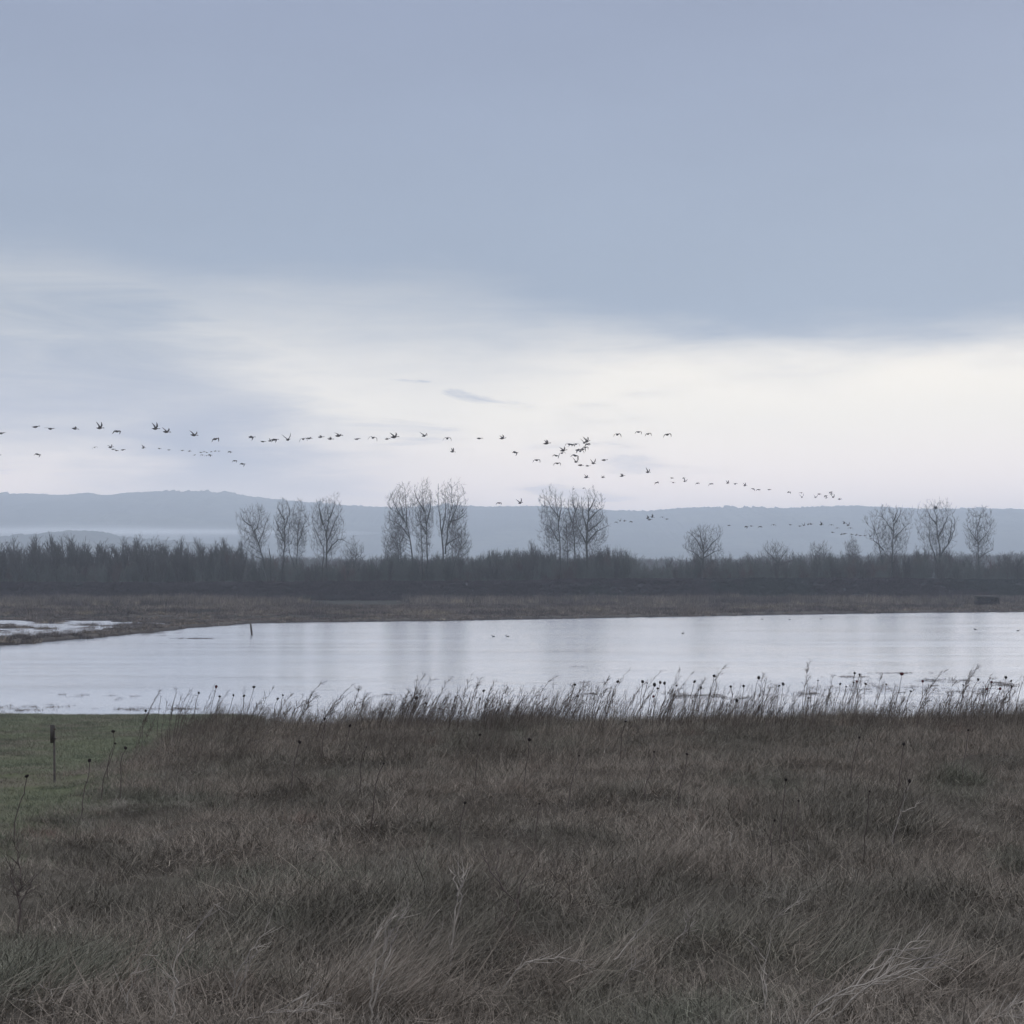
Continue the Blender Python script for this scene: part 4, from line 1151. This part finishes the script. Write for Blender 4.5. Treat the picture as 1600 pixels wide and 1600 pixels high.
STALKS = [
    ('tall pale bundle of stalks standing upright left of centre foreground', pale, [[(694, 1528), (706, 1480), (713, 1430), (716, 1395), (715, 1362)], [(700, 1520), (711, 1460), (719, 1400), (723, 1378), (737, 1352)], [(714, 1400), (711, 1375), (700, 1352)], [(716, 1400), (722, 1370), (724, 1356)]], .0055, 8),
    ('long pale stalk curving up right from the bottom edge, left of centre', pale, [[(578, 1604), (580, 1555), (590, 1508), (612, 1458), (640, 1416)], [(582, 1590), (592, 1530), (612, 1480), (622, 1448)]], .0055, 18),
    ('pale slanting stalk pair parallel beside the long curved stalk', pale, [[(530, 1545), (560, 1505), (590, 1462), (625, 1410)], [(545, 1540), (572, 1492), (607, 1436)]], .0045, 16),
    ('dark arching stem with a pale right end, bottom centre', pale, [[(772, 1552), (806, 1517), (845, 1499), (885, 1498), (918, 1514), (935, 1552), (932, 1606)]], .0055, 22),
    ('large pale fan of bent stalks, bottom right', pale, [[(1240, 1604), (1290, 1562), (1370, 1528), (1430, 1500), (1485, 1494)], [(1262, 1600), (1330, 1548), (1400, 1530), (1470, 1498)], [(1350, 1545), (1385, 1505), (1420, 1478), (1442, 1460)], [(1330, 1552), (1362, 1512), (1380, 1485), (1420, 1482)], [(1390, 1525), (1430, 1512), (1478, 1500)], [(1300, 1590), (1360, 1540), (1440, 1495)]], .0045, 40),
    ('thin upright pale stalk left of the large fan', pale, [[(1200, 1604), (1198, 1550), (1194, 1505), (1180, 1478)]], .004, 8),
    ('pale stalk bending right with an angled tip, lower left', pale, [[(273, 1604), (274, 1550), (277, 1505), (296, 1465), (325, 1424), (345, 1410)]], .005, 12),
    ('slanting pale stalk between lower left stalk and bright short stalk', pale, [[(358, 1566), (378, 1512), (398, 1478), (422, 1440)], [(368, 1560), (392, 1500), (408, 1475)]], .0045, 10),
    ('short bright broken stalk, lower left of centre', pale, [[(464, 1534), (470, 1515), (480, 1492)]], .006, 3),
    ('slim leaning stalk near the bottom left corner', pale, [[(188, 1596), (204, 1536), (218, 1500), (230, 1484)]], .004, 8),
    ('crossed pale twigs lying in the bottom left corner', pale, [[(40, 1580), (80, 1560), (118, 1540)], [(62, 1538), (90, 1562), (108, 1580)], [(20, 1560), (70, 1566), (110, 1556)]], .004, 18),
    ('pale stalk sloping up right at the bottom right corner', pale, [[(1530, 1606), (1565, 1582), (1604, 1564)], [(1545, 1606), (1580, 1588), (1606, 1578)]], .005, 12),
    ('short upright straw below the dark strip, centre right', pale, [[(1144, 1342), (1142, 1318), (1139, 1295)]], .006, 2),
    ('short straw stub right of the upright straw', pale, [[(1266, 1336), (1263, 1322), (1262, 1312)]], .006, 1),
    ('tall thin straw leaning right, right of centre', pale, [[(1385, 1334), (1398, 1298), (1410, 1262), (1420, 1228)], [(1410, 1268), (1424, 1262), (1436, 1254)]], .0048, 8),
    ('pale bent straws at the right of centre foreground', pale, [[(1058, 1478), (1072, 1450), (1074, 1420)], [(1040, 1500), (1062, 1462), (1078, 1440)]], .005, 10),
    ('slanting straw rising right, centre right foreground', pale, [[(1194, 1456), (1215, 1432), (1252, 1405)]], .0045, 8),
    ('dark branching twig, centre foreground', twig, [[(800, 1480), (795, 1450), (808, 1412), (782, 1384), (778, 1330)], [(808, 1412), (815, 1380), (822, 1366)], [(786, 1390), (760, 1350), (752, 1330)], [(797, 1458), (788, 1440), (782, 1420)]], .006, 14),
    ('dark reddish upright weed at the left edge', twig, [[(28, 1458), (30, 1400), (30, 1345), (27, 1318)], [(30, 1420), (44, 1390), (58, 1366)], [(30, 1400), (18, 1370), (14, 1350)]], .007, 20),
    ('pale straws leaning right, right of the tall bundle', pale, [[(640, 1500), (652, 1470), (668, 1440)], [(660, 1530), (676, 1500), (684, 1480)], [(672, 1480), (690, 1452), (694, 1440)]], .004, 12),
    ('bent pale straw right of the arching stem', pale, [[(968, 1560), (975, 1528), (988, 1508), (992, 1500)], [(960, 1500), (985, 1470), (1010, 1440), (1037, 1405)]], .004, 10),
    ('tangled pale straw heap, far bottom left of centre', pale, [[(420, 1604), (470, 1575), (520, 1560)], [(380, 1596), (430, 1580), (470, 1560)], [(440, 1606), (480, 1560), (500, 1530)]], .004, 20),
]


def stalks():
    g = np.random.default_rng(35)
    for lab, mt, lines, r0, nb in STALKS:
        bx, by = lines[0][0]
        D = solve_ground(bx, by, 0.02)
        o = wpt(bx, by, D); gz = float(ground_z(o[0], D)); off = np.array([o[0], D, gz])
        r = empty('dry_stalk', off, lab, 'dry stalk', 'bent dry stalks in the foreground')
        sg = []
        for i, ln in enumerate(lines):
            ph = g.uniform(-.25, .25); pts = []
            for px, py in ln:
                # leaning: the higher along the stalk, the more it also leans away in depth
                pts.append(wpt(px, py, D+ph*(by-py)/F*D*0.6)-off)
            if i == 0: pts[0][2] = min(pts[0][2], -0.03)
            sg.append(polyseg(pts, r0*.9, r0*.3, 4, .006, g))
        st = np.concatenate(sg)
        link('stem', segs_mesh('stalk_stem', st, 5), mt, r)
        if nb >= 8:
            tw = spawn(st, int(nb*1.2), g, .15, (10, 32), .02, 4, .45, .1, .16, .4, .0009)
            link('side_twigs', segs_mesh('stalk_twigs', tw, 3), mt, r)

stalks()

# ---------------------------------------------------------------- geese and ducks
goose_m = material('goose_plumage', (0.036, 0.033, 0.034), .8, .2, var=[((0.085, .075, .068), 3.0, .52, .62)])


def loft(sections, n=10, closed=True):
    """sections: (center, ry, rz) along x"""
    V, Fc = [], []
    for (x, y, z), ry, rz in sections:
        for j in range(n):
            t = 2*math.pi*j/n; V.append((x, y+ry*math.cos(t), z+rz*math.sin(t)))
    for i in range(len(sections)-1):
        for j in range(n): Fc.append((i*n+j, i*n+(j+1) % n, (i+1)*n+(j+1) % n, (i+1)*n+j))
    Fc.append(tuple(range(n))[::-1]); Fc.append(tuple(range((len(sections)-1)*n, len(sections)*n)))
    return V, Fc


def goose_mesh(name, inner, outer, flying=True):
    V, Fc = loft([((-.46, 0, .02), .05, .008), ((-.38, 0, .01), .075, .03), ((-.25, 0, 0), .10, .085), ((-.08, 0, -.01), .125, .12), ((.08, 0, 0), .12, .115), ((.18, 0, .02), .075, .075), ((.26, 0, .035), .04, .042), ((.40, 0, .045), .032, .032), ((.47, 0, .05), .045, .045), ((.53, 0, .045), .036, .036), ((.57, 0, .035), .016, .014), ((.62, 0, .03), .008, .006)])
    for sgn in (1, -1):
        secs = []; y, z = 0.03, 0.05
        spans = [0, .10, .28, .46, .62, .76, .84]; chords = [.26, .27, .25, .22, .17, .10, .03]; sweep = [0, .03, .06, .02, -.04, -.12, -.19]
        pts = []
        for i, s in enumerate(spans):
            if i:
                a = math.radians(inner if s <= .30 else inner+(outer-inner)*min(1, (s-.28)/.34)); ds = s-spans[i-1]
                y += ds*math.cos(a); z += ds*math.sin(a)
            pts.append((y, z))
        b0 = len(V); th = [.05, .045, .04, .034, .03, .026, .022]
        for i, (yy, zz) in enumerate(pts):
            cx = sweep[i]; c = chords[i]
            a = math.radians(inner if spans[i] <= .30 else outer); nx, nz = -math.sin(a), math.cos(a)
            for (fx, ft) in ((.5, 0), (.2, .5), (-.5, .12), (-.5, -.12), (.2, -.5)):
                V.append((cx+fx*c, sgn*(yy+nx*ft*th[i]), zz+nz*ft*th[i]))
        k = 5
        for i in range(len(pts)-1):
            for j in range(k):
                q = (b0+i*k+j, b0+i*k+(j+1) % k, b0+(i+1)*k+(j+1) % k, b0+(i+1)*k+j)
                Fc.append(q if sgn > 0 else q[::-1])
        e0 = tuple(b0+j for j in range(k)); e1 = tuple(b0+(len(pts)-1)*k+j for j in range(k))
        Fc.append(e0[::-1] if sgn > 0 else e0); Fc.append(e1 if sgn > 0 else e1[::-1])
    me = bpy.data.meshes.new(name+'_raw'); me.from_pydata(V, [], Fc); me.update()
    return fuse(name, me, .016)


def fuse(name, me, vox):
    o = bpy.data.objects.new(name+'_tmp', me); COL.objects.link(o)
    md = o.modifiers.new('remesh', 'REMESH'); md.mode = 'VOXEL'; md.voxel_size = vox; md.use_smooth_shade = True
    dg = bpy.context.evaluated_depsgraph_get(); dg.update()
    nm = bpy.data.meshes.new_from_object(o.evaluated_get(dg)); nm.name = name
    bpy.data.objects.remove(o); nm.materials.clear(); nm.materials.append(goose_m)
    return nm

POSES = {'U': goose_mesh('goose_wings_high', 42, 58), 'u': goose_mesh('goose_wings_up', 24, 34), 'V': goose_mesh('goose_wings_shallow', 22, 12), 'L': goose_mesh('goose_wings_level', 6, -4), 'D': goose_mesh('goose_wings_down', 10, -68)}
WORD = {'U': 'wings high', 'u': 'wings up', 'V': 'wings in a shallow V', 'L': 'wings level', 'D': 'wings down'}

FLOCKS = [
    ('in the long high line', 'geese in the long high line at the left', [(2, 677, 'L', 11), (56, 667, 'L', 11), (79, 670, 'L', 11), (117, 670, 'V', 10), (156, 669, 'U', 12), (183, 674, 'D', 12), (243, 670, 'U', 12), (260, 675, 'u', 12), (303, 680, 'u', 12), (337, 686, 'D', 11), (393, 683, 'D', 10),
                         (411, 690, 'L', 8), (422, 689, 'u', 7), (429, 687, 'D', 11), (450, 687, 'U', 12), (474, 686, 'D', 10), (483, 685, 'L', 9), (501, 683, 'V', 9), (516, 686, 'V', 9), (529, 681, 'V', 12), (558, 686, 'L', 9), (583, 684, 'D', 11), (605, 686, 'L', 8), (616, 683, 'u', 13), (663, 681, 'u', 10), (699, 685, 'D', 10), (749, 685, 'L', 9), (785, 685, 'u', 10)]),
    ('in the small lower line at the left', 'geese in the small lower line at the left', [(0, 711, 'L', 4), (59, 710, 'D', 9), (148, 699, 'D', 6), (173, 699, 'u', 8), (177, 702, 'L', 6), (182, 704, 'L', 6), (192, 703, 'L', 7), (224, 700, 'U', 6), (249, 701, 'L', 5), (264, 703, 'L', 5), (285, 704, 'L', 5), (296, 705, 'L', 5), (304, 711, 'L', 4), (314, 707, 'L', 5), (316, 711, 'D', 5), (319, 706, 'L', 4), (323, 707, 'L', 4), (323, 712, 'D', 5), (328, 711, 'D', 6), (330, 706, 'L', 4), (336, 705, 'L', 4), (342, 705, 'L', 4), (359, 706, 'D', 6), (367, 720, 'D', 7), (379, 725, 'D', 8)]),
    ('in the dense cluster right of centre', 'geese in the dense cluster right of centre', [(805, 707, 'D', 9), (839, 719, 'D', 10), (854, 693, 'u', 11), (869, 712, 'D', 9), (871, 724, 'D', 10), (878, 708, 'D', 9), (880, 704, 'u', 11), (889, 694, 'D', 9), (894, 695, 'D', 9), (900, 694, 'D', 9), (899, 712, 'D', 11), (903, 703, 'D', 9), (907, 705, 'D', 9), (911, 702, 'D', 9), (913, 692, 'U', 9), (917, 690, 'U', 10), (918, 694, 'D', 9), (915, 699, 'D', 9), (900, 722, 'U', 9), (907, 727, 'L', 9), (918, 728, 'L', 7), (927, 724, 'U', 9), (944, 719, 'L', 9)]),
    ('of the four highest on the right', 'the four highest geese on the right', [(965, 679, 'D', 10), (998, 675, 'D', 9), (1013, 678, 'D', 9), (1043, 679, 'D', 11)]),
    ('in the line sinking to the right', 'geese in the line sinking to the right', [(916, 746, 'u', 8), (942, 746, 'u', 6), (972, 744, 'u', 8), (1012, 738, 'U', 8), (1026, 754, 'D', 7), (1050, 747, 'L', 6), (1052, 754, 'L', 6), (1068, 747, 'L', 5), (1070, 752, 'U', 7), (1090, 755, 'D', 6), (1111, 756, 'D', 7), (1137, 755, 'U', 6), (1149, 756, 'L', 6), (1164, 759, 'U', 6), (1177, 764, 'D', 6), (1185, 765, 'D', 6), (1202, 765, 'L', 6), (1233, 769, 'D', 6), (1252, 770, 'D', 6), (1253, 777, 'U', 6), (1274, 777, 'U', 6), (1280, 772, 'L', 6), (1290, 775, 'D', 6), (1291, 778, 'L', 5), (1298, 769, 'D', 6), (1299, 772, 'L', 5), (1302, 777, 'U', 6), (1312, 780, 'L', 6)]),
    ('before the hills beside the tall clump', 'geese before the hills beside the tall clump', [(963, 816, 'D', 5), (969, 814, 'U', 5), (976, 814, 'L', 5), (986, 815, 'D', 5), (1012, 810, 'U', 6), (1015, 812, 'L', 7), (1019, 808, 'U', 6), (1035, 808, 'D', 5), (1042, 811, 'L', 5)]),
    ('before the hills at the lower right', 'geese before the hills at the lower right', [(1139, 821, 'L', 5), (1166, 823, 'D', 6), (1174, 822, 'L', 5), (1188, 823, 'D', 6), (1209, 820, 'D', 6), (1235, 820, 'L', 5), (1250, 822, 'L', 5), (1256, 821, 'U', 5), (1263, 819, 'D', 5), (1267, 819, 'L', 5), (1283, 820, 'U', 6), (1299, 820, 'D', 6), (1308, 825, 'D', 5), (1319, 818, 'U', 5), (1325, 821, 'U', 6), (1329, 825, 'D', 6), (1301, 832, 'L', 5), (1315, 835, 'L', 5), (1320, 834, 'L', 6), (1331, 835, 'L', 5), (1338, 836, 'L', 5), (1344, 837, 'L', 5), (1351, 837, 'L', 5), (1360, 838, 'U', 6), (1361, 841, 'L', 5), (1369, 842, 'L', 4), (1378, 841, 'U', 5), (1390, 842, 'L', 4)]),
    ('', 'scattered geese near the trees', [(707, 706, 'U', 8), (780, 786, 'D', 8), (813, 786, 'U', 9), (896, 764, 'L', 4), (912, 763, 'L', 4)])]
LONE = ['lone goose with high wings below the long high line', 'left goose of the pair just above the hill skyline', 'right goose of the pair just above the hill skyline', 'left tiny goose of two above the tall clump crown', 'right tiny goose of two above the tall clump crown']


def geese():
    g = np.random.default_rng(41); n = 0
    for where, grp, birds in FLOCKS:
        if where: birds = sorted(birds, key=lambda q: q[0])
        for i, (px, py, pose, size) in enumerate(birds):
            D = 1.08*F/(size*1.28)        # a goose is about 1.1 m from bill to tail
            yaw = g.normal(0.0, 0.28)+{'D': 0.95, 'U': 0.55}.get(pose, 0.2)*(1 if g.random() < .6 else -1)
            o = bpy.data.objects.new('flying_goose', POSES[pose]); COL.objects.link(o)
            o.location = wpt(px, py, D); o.rotation_euler = (g.normal(0.12, .14), g.normal(0.0, .08), yaw)
            lab = f'dark goose, {WORD[pose]}, {ordinal(i+1)} from the left {where}' if where else LONE[i]
            tag(o, lab, 'goose', grp); n += 1
    print('geese', n)

geese()


def ducks():
    V, Fc = loft([((-.30, 0, .13), .03, .012), ((-.22, 0, .10), .08, .05), ((-.08, 0, .07), .12, .10), ((.08, 0, .07), .11, .09), ((.16, 0, .11), .06, .08), ((.19, 0, .20), .045, .045), ((.24, 0, .23), .05, .05), ((.29, 0, .22), .03, .03), ((.36, 0, .21), .02, .008)])
    me = bpy.data.meshes.new('duck_raw'); me.from_pydata(V, [], Fc); me.update()
    dm = fuse('floating_duck_body', me, .014)
    g = np.random.default_rng(43)
    spots = [(771, 995, 'left duck of the pair floating on the open water left of centre'), (793, 995, 'right duck of the pair floating on the open water left of centre'), (1067, 990, 'lone duck floating on the water below the dark clump'),
             (1191, 968, 'left duck of three floating near the far shore'), (1234, 968.5, 'middle duck of three floating near the far shore'), (1283, 967.5, 'right duck of three floating near the far shore'),
             (1524, 984, 'lone duck floating on the water below the hide'), (1591, 986, 'duck floating at the right edge of the water')]
    for px, py, lab in spots:
        D = CAMZ*F/(py-EYE); p = wpt(px, py, D)
        o = bpy.data.objects.new('floating_duck', dm); COL.objects.link(o)
        o.location = (p[0], D, -0.01); o.rotation_euler = (0, 0, g.choice([0, math.pi])+g.normal(0, .3)); o.scale = (0.85,)*3
        tag(o, lab, 'duck', 'ducks floating on the flood water')

ducks()
